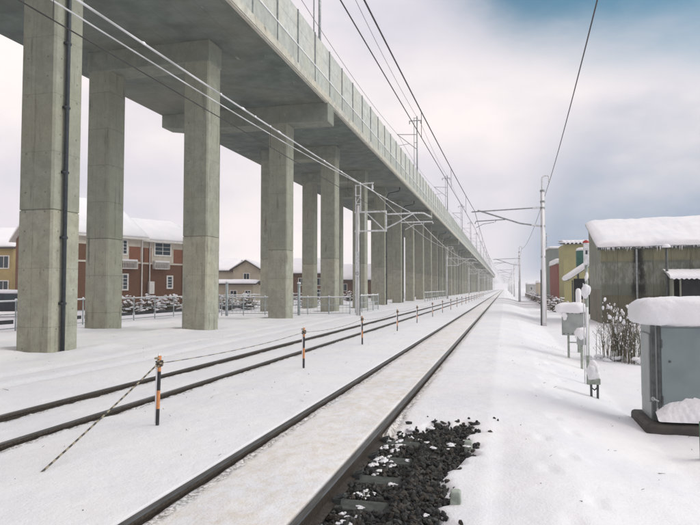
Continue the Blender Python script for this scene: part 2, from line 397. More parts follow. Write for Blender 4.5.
def make_ground():
    xs = set()
    for a, b, st in ((-9.5,-6.45,.12),(-6.45,-4.7,.035),(-4.7,-2.75,.06),(-2.75,-1.2,.03),(-1.2,.3,.045),(.3,1.9,.045),(1.9,3.2,.09),(3.2,12,.3),(-24,-9.5,.15)):
        k = int(round((b-a)/st)); xs |= {round(a+(b-a)*i/k, 4) for i in range(k+1)}
    for r in RAILS:
        for o in (-.06,-.045,-.033,.033,.045,.06,.08,.10,.13): xs.add(round(r+o, 4))
    x = 12.0
    while x < 2300: x *= 1.22; xs.add(round(x, 2)); xs.add(round(-24-x+12, 2))
    ys = []; y = -14.0
    while y < 2600:
        ys.append(y); y += .5 if y < 1.5 else (.045 if y < 9 else (.10 if y < 18 else (.3 if y < 45 else max(.5, (y-30)*.06))))
    ys = [-2300,-900,-300,-100,-50,-30] + ys
    xs = np.array(sorted(xs)); ys = np.array(ys)
    Xg, Yg = np.meshgrid(xs, ys); Zg = ground_z(Xg, Yg)
    nx, ny = len(xs), len(ys)
    co = np.stack([Xg, Yg, Zg], -1).reshape(-1, 3).astype(np.float32)
    i = np.arange(ny-1)[:, None]*nx + np.arange(nx-1)[None, :]
    q = np.stack([i, i+1, i+nx+1, i+nx], -1).reshape(-1, 4)
    me = bpy.data.meshes.new('snowy_ground'); me.vertices.add(len(co)); me.vertices.foreach_set('co', co.ravel())
    me.loops.add(q.size); me.loops.foreach_set('vertex_index', q.ravel().astype(np.int32))
    me.polygons.add(len(q)); me.polygons.foreach_set('loop_start', np.arange(0, q.size, 4, dtype=np.int32))
    me.polygons.foreach_set('use_smooth', np.ones(len(q), bool))
    me.materials.append(M_GSNOW); me.update(calc_edges=True); me.validate()
    o = put('ground', me); o['kind'] = 'structure'; return o
make_ground()

# ------------------------------------------------------------------ tracks
RP = [(-.0625,-.153),(.0625,-.153),(.0625,-.142),(.012,-.125),(.0085,-.115),(.0085,-.048),(.0325,-.036),(.0325,-.006),(.026,0),(-.026,0),(-.0325,-.006),(-.0325,-.036),(-.0085,-.048),(-.0085,-.115),(-.012,-.125),(-.0625,-.142)]
def rail_mesh():
    b = MB(); n = len(RP); ysl = [-14, 620]
    vs = [(x, y, z) for y in ysl for x, z in RP]
    for i in range(n):
        j = (i+1) % n; b.add([], [])
    b.v = vs
    for i in range(n):
        j = (i+1) % n; b.f.append((i, i+n, j+n, j)[::-1]); b.m.append(1 if i in (7, 8, 9) else 0)
    b.f.append(tuple(range(n))); b.m.append(0); b.f.append(tuple(range(2*n-1, n-1, -1))); b.m.append(0)
    return b.mesh('rail', [M_RAIL, M_RAILTOP])
RM = rail_mesh()
for name, cx, lab in (('railway_track', -1.9675, 'nearer snowy railway track with a bare stony patch beside its right rail'),
                      ('railway_track', -5.605, 'farther snow-filled railway track between the stakes and the viaduct columns')):
    t = thing(name, lab, 'railway track', (cx, 0, 0), 0, 'railway tracks')
    for sx in (-1, 1): put('rail', RM, t, (sx*(.5625 if cx > -3 else .555), 0, 0))
    if cx > -3:
        sm = MB().prism([(-1.05,-.34),(1.05,-.34),(1.05,-.20),(1.02,-.152),(-1.02,-.152),(-1.05,-.20)], -.11, .11).mesh('sleeper', M_SLEEPER)
        cl = MB().cbox((.07,0,.0), (.035,.05,.025)).path([(.05,-.03,.02),(.12,-.03,.045),(.12,.03,.045),(.05,.03,.02)], .012, 6).mesh('rail_clip', M_DARKSTEEL)
        for k, y in enumerate([2.2,2.85,3.5,4.15,4.80,5.45,6.10,6.78]):
            s = put('sleeper', sm, t, (random.uniform(-.012,.012), y, random.uniform(-.006,.004)), .012); s.rotation_euler = (0, 0, random.uniform(-.012,.012))
            put('rail_clip', cl, s, (.5625, 0, -.135))

# ballast stones and snow crumbs of the bare patch
def stones(n, seed, mats, rr, zoff, test, mat_pick=None):
    rnd = random.Random(seed); t = (1+5**.5)/2
    iv = [Vector(p).normalized() for p in ((-1,t,0),(1,t,0),(-1,-t,0),(1,-t,0),(0,-1,t),(0,1,t),(0,-1,-t),(0,1,-t),(t,0,-1),(t,0,1),(-t,0,-1),(-t,0,1))]
    fc = ((0,11,5),(0,5,1),(0,1,7),(0,7,10),(0,10,11),(1,5,9),(5,11,4),(11,10,2),(10,7,6),(7,1,8),(3,9,4),(3,4,2),(3,2,6),(3,6,8),(3,8,9),(4,9,5),(2,4,11),(6,2,10),(8,6,7),(9,8,1))
    b = MB(); k = 0; tries = 0
    P = [(rnd.uniform(-1.37, .12), rnd.uniform(1.6, 8.4)) for _ in range(n*5)]
    ax = np.array([p[0] for p in P]); ay = np.array([p[1] for p in P]); mk = patch_mask(ax, ay); zz = ground_z(ax, ay)
    for (x, y), mm, z in zip(P, mk, zz):
        if k >= n: break
        if not test(x, y, mm, rnd): continue
        r = rnd.uniform(*rr); q = Matrix.Rotation(rnd.uniform(0,6.28), 3, Vector((rnd.uniform(-1,1),rnd.uniform(-1,1),rnd.uniform(-1,1))).normalized())
        sc3 = (rnd.uniform(.8,1.6), rnd.uniform(.7,1.2), rnd.uniform(.4,.75))
        vs = []; dzo = zoff(x, y, r, rnd, mm)
        for v in iv:
            p = Vector((v.x*sc3[0], v.y*sc3[1], v.z*sc3[2])) * r * rnd.uniform(.7, 1.2)
            p = q @ p; vs.append((p.x+x, p.y+y, p.z + z + dzo))
        b.add(vs, fc, rnd.choices(range(len(mats)), mat_pick)[0] if mat_pick else 0); k += 1
    return b
zo = [.02]
M_ST = [simple('ballast_dark', (.036,.037,.036), (.018,.019,.019), .8, 0, 22, 4, .4, .006, rnd=0),
        simple('ballast_brown', (.062,.053,.043), (.030,.027,.023), .85, 0, 22, 4, .4, .006),
        simple('ballast_grey', (.075,.076,.073), (.04,.041,.04), .8, 0, 22, 4, .4, .006)]
def t_stone(x, y, m, rnd):
    if m < .55: return m > .001 and rnd.random() < .22 or (m == 0 and x < .05 and y < 7.9 and rnd.random() < .0015)
    for ys in (2.2,2.85,3.5,4.15,4.80,5.45,6.10,6.78):
        if abs(y-ys) < .125 and x < -.88: return False
    if x < -1.22: return rnd.random() < .45
    return True
sb = stones(7600, 5, M_ST, (.009, .034), lambda x, y, r, rnd, m: (rnd.uniform(.01, .055) + (.02 if x > -.85 else .0)) if m > .8 else r*.2, t_stone, (5, 3, 2))
tag(sb.build('ballast_stones', M_ST), 'dark wet ballast stones bare of snow beside the near rail', 'ballast', kind='stuff')
cr = MB(); rnd = random.Random(21)
for k in range(60):
    if k < 45: x, y = rnd.uniform(-1.33, -1.08), rnd.uniform(3.0, 7.2)
    elif k < 55: x, y = rnd.uniform(-1.2, -.4), rnd.uniform(6.0, 7.4)
    else: x, y = rnd.uniform(-1.1, -.35), rnd.uniform(3.2, 6.6)
    mk = float(patch_mask(np.array([x]), np.array([y]))[0])
    if mk < .3: continue
    z = gz(x, y) + (.055 if x < -.9 else .095); R0 = rnd.uniform(.012, .034)*(1 if k < 110 else .7)
    for q in range(rnd.randint(3, 8)):
        r1 = R0*rnd.uniform(.4, 1); a_ = rnd.uniform(0, 6.28); l_ = R0*rnd.uniform(.2, 1.6)
        cr.pillow((x+math.cos(a_)*l_, y+math.sin(a_)*l_*1.3, z-r1*.2), (r1*rnd.uniform(.8,1.5), r1*rnd.uniform(.8,1.5), r1*rnd.uniform(.25,.55)), .85, 4, 5, r1*.22, flat=False, seed=k*9+q)
tag(cr.build('snow_crumbs', M_SNOW, smooth=True), 'crumbs of snow lying among the dark ballast stones', 'snow', kind='stuff')
for (u, v, h, lab) in ((454, 506, .17, 'short grey-green concrete stub at the nearer right edge of the ballast'), (467, 452, .16, 'short grey-green concrete stub at the far right corner of the ballast')):
    p = at(u, 1.72*600/(v-288)); t = MB().prism([(-.045,-.2),(.045,-.2),(.038,h-.06),(-.038,h-.06)], -.045, .045).mesh('concrete_stub', M_STUB)
    tag(put('concrete_stub', t, None, (p.x, p.y, -.08), .012), lab, 'concrete stub', 'concrete stubs at the ballast edge')

# ------------------------------------------------------------------ viaduct
V = thing('railway_viaduct', 'long elevated concrete railway viaduct on two rows of square columns', 'viaduct', (0, 0, 0))
ZS, XR, XLF = 11.3, -8.83, -18.6
bents = [-22.7,-13.6,-4.5,4.5,13.3,21.45,30.2,39.5,48.4,56.9,66.2,75.3,84.6,94.0]
while bents[-1] < 560: bents.append(bents[-1] + 9.1)
Y0, Y1 = -27, bents[-1] + 6
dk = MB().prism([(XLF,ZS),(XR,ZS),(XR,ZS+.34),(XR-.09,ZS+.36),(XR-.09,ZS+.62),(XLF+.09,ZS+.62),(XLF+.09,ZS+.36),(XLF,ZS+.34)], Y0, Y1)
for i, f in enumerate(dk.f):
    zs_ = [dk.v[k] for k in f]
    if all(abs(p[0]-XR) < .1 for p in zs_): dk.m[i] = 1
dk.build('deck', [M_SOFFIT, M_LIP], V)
# drip lip along the slab edge
MB().prism([(XR-.16,ZS-.05),(XR-.02,ZS-.05),(XR-.02,ZS+.002),(XR-.16,ZS+.002)], Y0, Y1).build('drip_edge', M_LIP, V)
MB().box((XLF+.1, Y0, ZS+.6), (XLF+.3, Y1, ZS+2.75)).build('far_parapet', M_PANEL, V)
CW = 1.05
def col_mesh(h):
    b = MB(); c = .055; hw = CW/2
    def ring(w, z):
        a = w - c; return [(-a,-w,z),(a,-w,z),(w,-a,z),(w,a,z),(a,w,z),(-a,w,z),(-w,a,z),(-w,-a,z)]
    rings = [ring(hw,-1.2), ring(hw,3.585), ring(hw-.022,3.59), ring(hw-.022,3.615), ring(hw,3.62), ring(hw,h)]
    b.v = [p for r in rings for p in r]
    for i in range(len(rings)-1):
        for j in range(8): b.f.append((i*8+j, i*8+(j+1) % 8, (i+1)*8+(j+1) % 8, (i+1)*8+j)); b.m.append(0)
    return b.mesh('column', M_COL)
CM = col_mesh(ZS-.84)
XF, XB = -11.1-CW/2, -15.5-CW/2
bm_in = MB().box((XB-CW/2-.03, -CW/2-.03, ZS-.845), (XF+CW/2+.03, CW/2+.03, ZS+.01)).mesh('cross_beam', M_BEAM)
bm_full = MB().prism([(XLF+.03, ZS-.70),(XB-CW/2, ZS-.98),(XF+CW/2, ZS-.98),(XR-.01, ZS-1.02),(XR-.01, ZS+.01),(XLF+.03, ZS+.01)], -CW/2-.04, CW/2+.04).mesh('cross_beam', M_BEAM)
pipe_me = MB().path([(0,0,-1.0),(0,0,ZS-1.5),(0,0,ZS-1.1),(.25,0,ZS-.55),(1.15,0,ZS-.42),(1.3,0,ZS-.3),(1.3,0,ZS+.05)], .055, 10)
for z in (1.2, 2.9, 4.6, 6.3, 8.0, 9.6): pipe_me.cbox((-.03,0,z), (.06,.085,.03))
pipe_me = pipe_me.mesh('drain_pipe', M_PIPE, True)
for i, y in enumerate(bents):
    k = (i - 4) % 5
    full = k == 2
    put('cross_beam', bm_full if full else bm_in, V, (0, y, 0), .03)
    for x in (XF, XB):
        c = put('column', CM, V, (x, y, 0))
        if x == XF and (k == 0 or k == 1 and i > 5): put('drain_pipe', pipe_me, c, (CW/2+.085, .0 if k else -.16, 0))
# parapet of panels, posts and snow ledge on the track side
PW = 2.5; n_single = 44; yp = -5.0
lo = MB().box((XR-.17, .012, ZS+.36), (XR-.03, PW-.012, ZS+1.13)).mesh('parapet_panel', M_PANEL)
upm = MB().box((XR-.17, .012, ZS+1.18), (XR-.055, PW-.012, ZS+1.955)).box((XR-.17, .012, ZS+1.965), (XR-.055, PW-.012, ZS+2.76)).mesh('noise_panel', M_PANEL_UP)
po = MB().box((XR-.17, -.04, ZS+.37), (XR-.008, -.028, ZS+2.80)).box((XR-.17, .028, ZS+.37), (XR-.008, .04, ZS+2.80)).box((XR-.035, -.0275, ZS+.37), (XR-.02, .0275, ZS+2.80)).mesh('parapet_post', M_GALV)
for k in range(n_single):
    y = yp + k*PW
    for nm, me in (('parapet_panel', lo), ('noise_panel', upm), ('parapet_post', po)): put(nm, me, V, (0, y, 0))
b1 = MB(); b2 = MB(); y = yp + n_single*PW
while y < Y1 - PW:
    b1.box((XR-.17, y+.012, ZS+.36), (XR-.03, y+PW-.012, ZS+1.13)).box((XR-.17, y+.012, ZS+1.18), (XR-.055, y+PW-.012, ZS+2.76)); b2.box((XR-.10, y-.04, ZS+.37), (XR-.008, y+.04, ZS+2.80)); y += PW
b1.box((XR-.17, Y0, ZS+.36), (XR-.03, yp, ZS+1.13)).box((XR-.17, Y0, ZS+1.18), (XR-.055, yp, ZS+2.76))
b1.build('far_parapet_panels', M_PANEL, V)['kind'] = 'stuff'; b2.build('far_parapet_posts', M_GALV, V)['kind'] = 'stuff'
MB().prism([(XR-.12, ZS+1.125),(XR+.01, ZS+1.125),(XR+.01, ZS+1.16),(XR-.03, ZS+1.20),(XR-.12, ZS+1.21)], Y0, Y1).build('snow_ledge', M_SNOW, V)
MB().prism([(XR-.19, ZS+2.762),(XR-.07, ZS+2.762),(XR-.07, ZS+2.80),(XR-.19, ZS+2.80)], Y0, Y1).build('coping', M_GALV, V)

# masts and wires on the viaduct deck
def deck_mast():
    t = thing('deck_mast', 'x', 'catenary mast', (-9.45, 0, ZS+.62), 0, 'masts on top of the viaduct')
    MB().path([(0,0,0),(0,0,9.1)], [.085,.07], 8).build('pole', M_GALV, t, True)
    MB().path([(-.34,.05,1.2),(-.34,.05,9.0)], .035, 6).bar((-.34,.05,8.9),(0,0,8.9),.05,.05).bar((-.34,.05,2.2),(0,0,2.2),.05,.05).bar((-.34,.05,6.1),(0,0,6.1),.05,.05).build('feeder_pipe', M_GALV, t)
    MB().path([(0,0,7.0),(-2.3,0,7.15)], .04, 6).path([(0,0,5.3),(-2.2,0,7.1)], .04, 6).path([(-.9,0,6.0),(-2.2,0,5.85)], .025, 6).build('cantilever', M_GALV, t)
    MB().bar((-.9,0,8.6),(.5,0,8.6),.08,.08).path([(.45,0,8.6),(.45,0,8.25)], .06, 8).path([(-.85,0,8.6),(-.85,0,8.25)], .06, 8).build('crossarm', M_GALV, t)
    return t
dm = deck_mast()
DMY = [30.1 + 36.8*k for k in range(0, 12)]
for k, y in enumerate(DMY):
    o = dm if k == 0 else copy_tree(dm)
    o.location.y = y; o['label'] = 'thin steel catenary mast on the viaduct deck, %s one along from the camera' % ORD[k]
def sag(a, b, s, n=14): 
    a, b = Vector(a), Vector(b)
    return [a.lerp(b, i/n) + Vector((0, 0, -4*s*(i/n)*(1-i/n))) for i in range(n+1)]
def wire_run(supports, s, r, n=14):
    pts = []
    for a, b in zip(supports, supports[1:]): pts += sag(a, b, s, n)[(1 if pts else 0):]
    return pts
DS = [-6.7] + DMY
tw = thing('viaduct_overhead_line', 'thin overhead wires strung between the masts on top of the viaduct', 'overhead wire')
MB().path(wire_run([(-9.0, y, 20.17-.02) for y in DS], .5, .02), .016, 5).build('feeder_wire', M_WIRE, tw)
MB().path(wire_run([(-11.6, y, 19.0) for y in DS], .6, .02), .016, 5).build('messenger_wire', M_WIRE, tw)
MB().path(wire_run([(-11.6, y, 17.75) for y in DS], .04, .02), .014, 5).build('contact_wire', M_WIRE, tw)

# ------------------------------------------------------------------ overhead line of the lower tracks
MY = [34.5 + 56.5*k for k in range(0, 9)]
def left_mast():
    t = thing('catenary_mast', 'x', 'catenary mast', (-8.42, 0, 0), 0, 'masts beside the left track')
    MB().path([(0,0,-.6),(0,0,6.5)], [.125,.10], 12).build('pole', M_MAST, t, True)
    MB().path([(.125,-.02,-.5),(.11,-.02,4.8)], .03, 6).build('side_rod', M_DARKSTEEL, t)  # thin dark rod up the right side of the pole
    fr = MB()
    for dx in (-.14, .16): fr.bar((dx,0,6.1),(dx,0,7.75),.05,.05)
    for z in (6.15,6.6,7.1,7.7): fr.bar((-.16,0,z),(.18,0,z),.05,.05)
    fr.bar((-.14,0,6.6),(.16,0,7.1),.03,.03)
    fr.build('top_frame', M_FROST, t)
    MB().bar((.1,0,7.78),(.95,0,7.82),.07,.06).path([(.88,0,7.78),(.88,0,7.62)], .03, 6).path([(.88,0,7.66),(.88,0,7.44)], [.06,.06], 8).build('feeder_arm', M_FROST, t)
    MB().bar((-.2,0,6.1),(1.72,0,6.1),.08,.09).bar((-.2,0,4.97),(1.72,0,4.97),.08,.09).bar((.45,0,5.0),(.45,0,6.08),.05,.05).bar((.5,0,6.06),(1.6,0,5.0),.06,.06).bar((1.70,0,4.9),(1.70,0,6.15),.08,.08).build('bracket_frame', M_FROST, t)
    ins = MB()
    for p, q in (((1.74,0,5.92),(2.25,0,5.93)), ((1.74,0,5.12),(2.2,0,5.33))):
        p, q = Vector(p), Vector(q); n = 7
        ins.path([p.lerp(q, i/(2*n)) for i in range(2*n+1)], [.05 if i % 2 else .025 for i in range(2*n+1)], 8)
    ins.build('insulator', M_FROST, t)
    MB().path([(2.25,0,5.93),(3.5,0,5.95),(3.9,0,5.93),(4.35,0,5.68)], .045, 7).path([(2.2,0,5.33),(3.35,0,5.95)], .04, 7).path([(2.6,0,5.42),(4.4,0,5.42),(4.45,0,5.3)], .035, 7).path([(3.9,0,5.28),(3.35,0,5.28),(2.82,0,4.98)], .02, 6).bar((3.9,0,5.42),(3.9,0,5.27),.03,.03).build('cantilever', M_FROST, t)
    MB().box((-.13,-.145,2.25),(.10,-.128,3.75)).build('number_plate', M_FROST, t)
    MB().path([(-.015+.07*math.cos(a*.5236), -.152, 2.45+.10*math.sin(a*.5236)) for a in range(13)], .012, 5, cap=False).build('plate_mark', M_DARKSTEEL, t)
    MB().path([(-.10,-.05,.3),(-.10,-.05,6.1)], [.05,.035], 6).build('clinging_snow', M_SNOW, t, True)
    return t
def right_mast():
    t = thing('catenary_mast', 'x', 'catenary mast', (2.05, 0, 0), 0, 'masts beside the right track')
    MB().path([(0,0,-1.1),(.0,0,7.0)], [.15,.105], 12).build('pole', M_MAST, t, True)
    MB().path([(-.155,-.06,-.9),(-.135,-.05,2.6)], [.045,.03], 6).build('side_rod', M_DARKSTEEL, t)  # dark tapering rod up the lower left side of the pole
    MB().path([(.0,-.09,-.3),(.0,-.07,6.9)], [.085,.06], 8).build('clinging_snow', M_SNOW, t, True)
    for z in (6.95, 6.35, 6.0, 5.0, 3.3): MB().path([(0,0,z-.05),(0,0,z+.05)], .135, 12).build('clamp_band', M_GALV, t)
    MB().path([(-.02,0,6.6),(-.02,0,7.55),(.0,0,7.7),(.10,0,7.78),(.30,0,7.78),(.36,0,7.72)], .045, 8).path([(.36,0,7.72),(.36,0,7.42)], [.05,.05], 8).build('feeder_hook', M_FROST, t)
    MB().path([(-.12,0,6.03),(-3.85,0,5.9)], .035, 7).path([(-.12,0,5.0),(-1.2,0,5.18),(-3.5,0,5.98)], .042, 7).path([(-2.0,0,5.42),(-3.6,0,5.36),(-3.66,0,5.22)], .03, 7).path([(-3.6,0,5.0),(-3.2,0,5.2),(-2.6,0,5.28)], .018, 6).bar((-2.5,0,5.42),(-2.55,0,5.28),.03,.03).build('cantilever', M_GALV, t)
    ins = MB()
    for p, q in (((-.12,0,6.03),(-.55,0,6.015)), ((-.14,0,5.0),(-.6,0,5.08))):
        p, q = Vector(p), Vector(q); n = 6
        ins.path([p.lerp(q, i/(2*n)) for i in range(2*n+1)], [.065 if i % 2 else .045 for i in range(2*n+1)], 8)
    ins.build('insulator', M_FROST, t)
    return t
lm, rm = left_mast(), right_mast()
for k, y in enumerate(MY):
    o = lm if k == 0 else copy_tree(lm); o.location.y = y
    o['label'] = 'frosted catenary mast before the viaduct columns, %s one from the camera' % ORD[k]
    o = rm if k == 0 else copy_tree(rm); o.location.y = y + (0 if k == 0 else 2); o.location.x = 2.05 + .06*min(k, 4)
    o['label'] = 'snow-plastered catenary pole right of the tracks, %s one from the camera' % ORD[k]
for side, x, xm, my, lab in (('l', -5.6, -5.2, MY, 'snow-crusted overhead line above the farther track'), ('r', -1.9, -1.62, [MY[0]] + [v+2 for v in MY[1:]], 'dark overhead line above the nearer track')):
    SP = [my[0]-56.5] + my
    t = thing('overhead_line', lab, 'overhead wire', (0,0,0), 0, 'overhead lines of the two tracks')
    mp = wire_run([((xm if i % 2 else x-.15), y, 5.95) for i, y in enumerate(SP)], .52 if side == 'l' else .42, 0, 16)
    rr = .017 if side == 'l' else .014
    MB().path(mp, rr, 6).build('messenger_wire', M_WIRESNOW if side == 'l' else M_WIRE, t)
    cp = wire_run([((xm if i % 2 else x-.15), y, 5.0) for i, y in enumerate(SP)], .03, 0, 16)
    MB().path(cp, .0095, 6).build('contact_wire', M_WIRE, t)
    dr = MB().path([(0,0,0),(0,0,1)], .006, 4).mesh('dropper', M_WIRE)
    for i in range(1, min(len(mp), 52)):
        if i % 16 == 0 or i % 2: continue
        o = put('dropper', dr, t, cp[i]); o.scale = (1, 1, mp[i].z - cp[i].z)
    if side == 'l':
        lumps = MB(); rnd = random.Random(3)
        for i in range(60):
            f = rnd.uniform(1, 30); a = mp[int(f)].lerp(mp[int(f)+1], f % 1); l = rnd.uniform(.08, .4); d = (mp[int(f)+1]-mp[int(f)]).normalized()
            lumps.path([a, a+d*l*.5+Vector((0,0,.008)), a+d*l], [.012, .026, .012], 6)
        lumps.build('snow_lumps', M_SNOW, t, True)['kind'] = 'stuff'
t = MB().path(wire_run([(-7.54, MY[0]-56.5, 7.42)] + [(-7.54, y, 7.42) for y in MY], .85, 0, 16), .016, 6).build('feeder_wire', M_WIRESNOW)
tag(t, 'snow-crusted feeder wire along the tops of the masts before the viaduct', 'overhead wire')
t = MB().path(wire_run([(.55, MY[0]-56.5, 7.6)] + [(2.41 + .06*min(k,4), y+(2 if k else 0), 7.42) for k, y in enumerate(MY)], .8, 0, 16), .014, 6).build('feeder_wire', M_WIRE)
tag(t, 'dark feeder wire running over the tops of the right-hand poles', 'overhead wire')

# ------------------------------------------------------------------ stakes with the rope between the tracks
SY = [6.25, 11.4, 16.6, 22.1, 27.4, 33.5, 39.0, 44.8, 50.6, 56.4, 62.2, 68.0, 73.8, 79.6, 85.4, 91.2, 97.0, 103, 109, 115]
SXX = -3.9
def stake_mesh():
    b = MB(); cols = []
    zz = [-.4, -.02, .19, .40, .62, .80]; mm = [1, 1, 0, 1, 0]
    b.path([(0,0,z) for z in zz], .0205, 10, mm); return b.mesh('post', [M_ORANGE, M_BLACK], True)
STM = stake_mesh()
SN1 = MB().path([(-.02,-.012,.02),(-.024,-.010,.3),(-.022,-.012,.66),(-.01,0,.83)], [.008,.012,.014,.010], 6).mesh('clinging_snow', M_SNOW, True)
KN = MB()
for i in range(3): KN.path([(.036*math.cos(a*.7854), .036*math.sin(a*.7854), .69+.022*i+.008*math.sin(a*.7854+i)) for a in range(9)], .012, 6, [(a+i) % 2 for a in range(8)], False)
KN.pillow((-.02,-.02,.765), (.035,.03,.02), .8, 5, 4, m=0)
KNM = KN.mesh('rope_knot', [M_ROPEY, M_ROPEB], True)
tops = []
for k, y in enumerate(SY):
    x = SXX + random.uniform(-.03,.03); z = gz(x, y)
    t = thing('marker_stake', 'orange and black banded marker stake between the tracks, %s one from the camera' % ORD[k], 'marker stake', (x, y, z), random.uniform(0,.4), 'marker stakes between the tracks')
    t.rotation_euler = (random.uniform(-.025,.025), random.uniform(-.03,.03), random.uniform(-.3,.3))
    put('post', STM, t)
    if k < 10: put('clinging_snow', SN1, t); put('rope_knot', KNM, t)
    tops.append(Vector((x, y, z+.71)))
p0 = Vector((-3.93, 4.42, gz(-3.93, 4.42) - .02))
rp = []
for a, b, s in [(p0, tops[0], .015)] + [(tops[i], tops[i+1], .05 + .02*(i % 3)) for i in range(9)]:
    n = 44 if a is p0 else 30
    rp.append(sag(a, b, s, n))
rb = MB()
for i, seg in enumerate(rp): rb.path(seg, (.009 if i == 0 else .005), 6, [j % 2 for j in range(len(seg)-1)])
tag(rb.build('warning_rope', [M_ROPEY, M_ROPEB], None, True), 'twisted pale and dark rope strung from stake to stake down to the snow', 'rope')

# ------------------------------------------------------------------ fences
M_FENCE = simple('fence_steel', (.40,.44,.45), (.26,.30,.31), .55, .4, 10)
M_PLANK = simple('dark_plank', (.05,.055,.06), (.035,.035,.04), .8, 0, 8)
def fence(pts, h, rails, label, step=2.0, snow=True, plank=False, mesh_=0, group=None):
    p0 = Vector(pts[0]); t = thing('pipe_fence', label, 'fence', (p0.x, p0.y, gz(p0.x, p0.y)), 0, group)
    pm = MB().path([(0,0,-.5),(0,0,h)], .03, 8).pillow((0,0,h+.01), (.045,.045,.05), .8, 4, 4, m=1).mesh('post', [M_FENCE, M_SNOW], True)
    for a, b in zip(pts, pts[1:]):
        a, b = Vector(a), Vector(b); L = (b-a).length; n = max(1, round(L/step)); oa = a - p0
        for i in range(n + 1): 
            q = oa.lerp(b-p0, i/n); put('post', pm, t, (q.x, q.y, 0))
        for z in rails: MB().path([(oa.x,oa.y,z),(b.x-p0.x,b.y-p0.y,z)], .022, 6).build('rail', M_FENCE, t)
        if snow:
            MB().path([oa.lerp(b-p0, i/24)+Vector((0,0,h-.06+.035+.012*math.sin(i*2.3))) for i in range(25)], [.02+.012*abs(math.sin(i*1.7)) for i in range(25)], 6).build('snow_ridge', M_SNOW, t, True)
        if plank:
            for i in range(n):
                q, q2 = oa.lerp(b-p0, (i+.06)/n), oa.lerp(b-p0, (i+.94)/n)
                MB().bar(q+Vector((0,0,.38)), q2+Vector((0,0,.38)), .03, .16).build('board', M_PLANK, t)
        if mesh_:
            mb = MB(); k = int(L/mesh_)
            for i in range(k): 
                q = oa.lerp(b-p0, i/k); mb.path([(q.x,q.y,.12),(q.x,q.y,h-.06)], .006, 4)
            mb.build('wire_mesh', M_FENCE, t)['kind'] = 'stuff'
    return t
fence([(-18.9, 6, 0), (-19.2, 46, 0)], 1.25, (.12, .68, 1.19), 'grey pipe fence with dark boards behind the near viaduct columns', 2.0, True, True)
fence([(-19.4, 46.6, 0), (-20.0, 66, 0)], 1.2, (.3, .7, 1.14), 'pale pipe fence running behind the middle viaduct columns', 2.0, True, False, .5)
a, b = at(222, 36.3), at(350, 37.0)
fence([(a.x, a.y, 0), (b.x, b.y, 0)], 1.15, (.12, .62, 1.09), 'galvanised pipe fence crossing under the viaduct between two column pairs', 1.35, True, False, .22)
fence([(-9.25, 37.2, 0), (-9.15, 43.8, 0)], 1.15, (.12, .62, 1.09), 'short pipe fence along the columns beside the nearest left mast', 1.65, True, False, .22)
fence([(-9.2, 71, 0), (-9.2, 96, 0)], 1.15, (.12, .62, 1.09), 'distant pipe fence along the column feet past the short fence', 2.5, True, False)
for u, h, lab in ((227, 2.0, 'taller snow-capped gate post at the left end of the crossing fence'), (299, 1.9, 'taller snow-capped gate post in the middle of the crossing fence')):
    p = at(u, 35.9); t = thing('gate_post', lab, 'gate post', (p.x, p.y, gz(p.x, p.y)), 0, 'gate posts of the crossing fence')
    MB().path([(0,0,-.3),(0,0,h)], .085, 10).build('post', M_FENCE, t, True); MB().pillow((0,0,h), (.11,.11,.09), .8, 6, 5).build('snow_cap', M_SNOW, t, True)

# ------------------------------------------------------------------ houses on the left
def win(parent, M, s0, s1, z0, z1, mats, off=.0, mull=1, hbar=1, fw=.09):
    """window in a wall plane: M maps (s, outward, z); frame proud, pane recessed"""
    fm, gm = mats
    b = MB(); 
    b.box((s0-fw, off-.02, z0-fw), (s1+fw, off+.06, z0), 0, M).box((s0-fw, off-.02, z1), (s1+fw, off+.06, z1+fw), 0, M).box((s0-fw, off-.02, z0), (s0, off+.06, z1), 0, M).box((s1, off-.02, z0), (s1+fw, off+.06, z1), 0, M)
    f = b.build('window', fm, parent)
    g = MB().box((s0, off-.01, z0), (s1, off+.012, z1), 0, M).build('pane', gm, f)
    k = MB()
    for i in range(1, mull+1): x = s0+(s1-s0)*i/(mull+1); k.box((x-.025, off+.008, z0), (x+.025, off+.035, z1), 0, M)
    for i in range(1, hbar+1): z = z0+(z1-z0)*i/(hbar+1); k.box((s0, off+.009, z-.018), (s1, off+.030, z+.018), 0, M)
    if mull or hbar: k.build('sash_bar', fm, f)
    return f
def glass_mat(name, c):
    m = Mat(name, .12, 0, .5); m.color(m.mix(m.noise(1.2, 2), c, tuple(x*1.6 for x in c))); return m.m
M_GLASS = glass_mat('window_glass', (.022,.035,.042))
M_CREAM = simple('cream_render', (.60,.55,.46), (.52,.47,.39), .85, 0, 2)
M_TRIM = simple('white_trim', (.72,.70,.66), (.62,.60,.56), .6, 0, 4)
def brick_mat(name, c1, c2, mortar, sc_=1.0):
    m = Mat(name, .85); X, Y, Z = m.xyz(m.obj)
    cx = m.n('ShaderNodeCombineXYZ'); m.L.new(m.math('ADD', X, Y), cx.inputs[0]); m.L.new(Z, cx.inputs[1])
    b = m.n('ShaderNodeTexBrick'); m.L.new(cx.outputs[0], b.inputs['Vector']); b.inputs['Color1'].default_value = (*c1,1); b.inputs['Color2'].default_value = (*c2,1); b.inputs['Mortar'].default_value = (*mortar,1)
    b.inputs['Scale'].default_value = 3.2*sc_; b.inputs['Mortar Size'].default_value = .012
    m.color(m.mix(.15, b.outputs[0], m.mix(m.noise(.7,4), c1, c2))); return m.m
M_BRICK = brick_mat('brown_brick', (.165,.078,.042), (.12,.058,.034), (.20,.13,.085))
M_TERRA = simple('terracotta_panel', (.25,.105,.06), (.205,.09,.052), .8, 0, 3)
M_BEIGE = simple('beige_wall', (.46,.40,.30), (.40,.35,.27), .85, 0, 1.5)
M_OCHRE = simple('ochre_wall', (.43,.33,.15), (.37,.285,.135), .85, 0, 1.5)
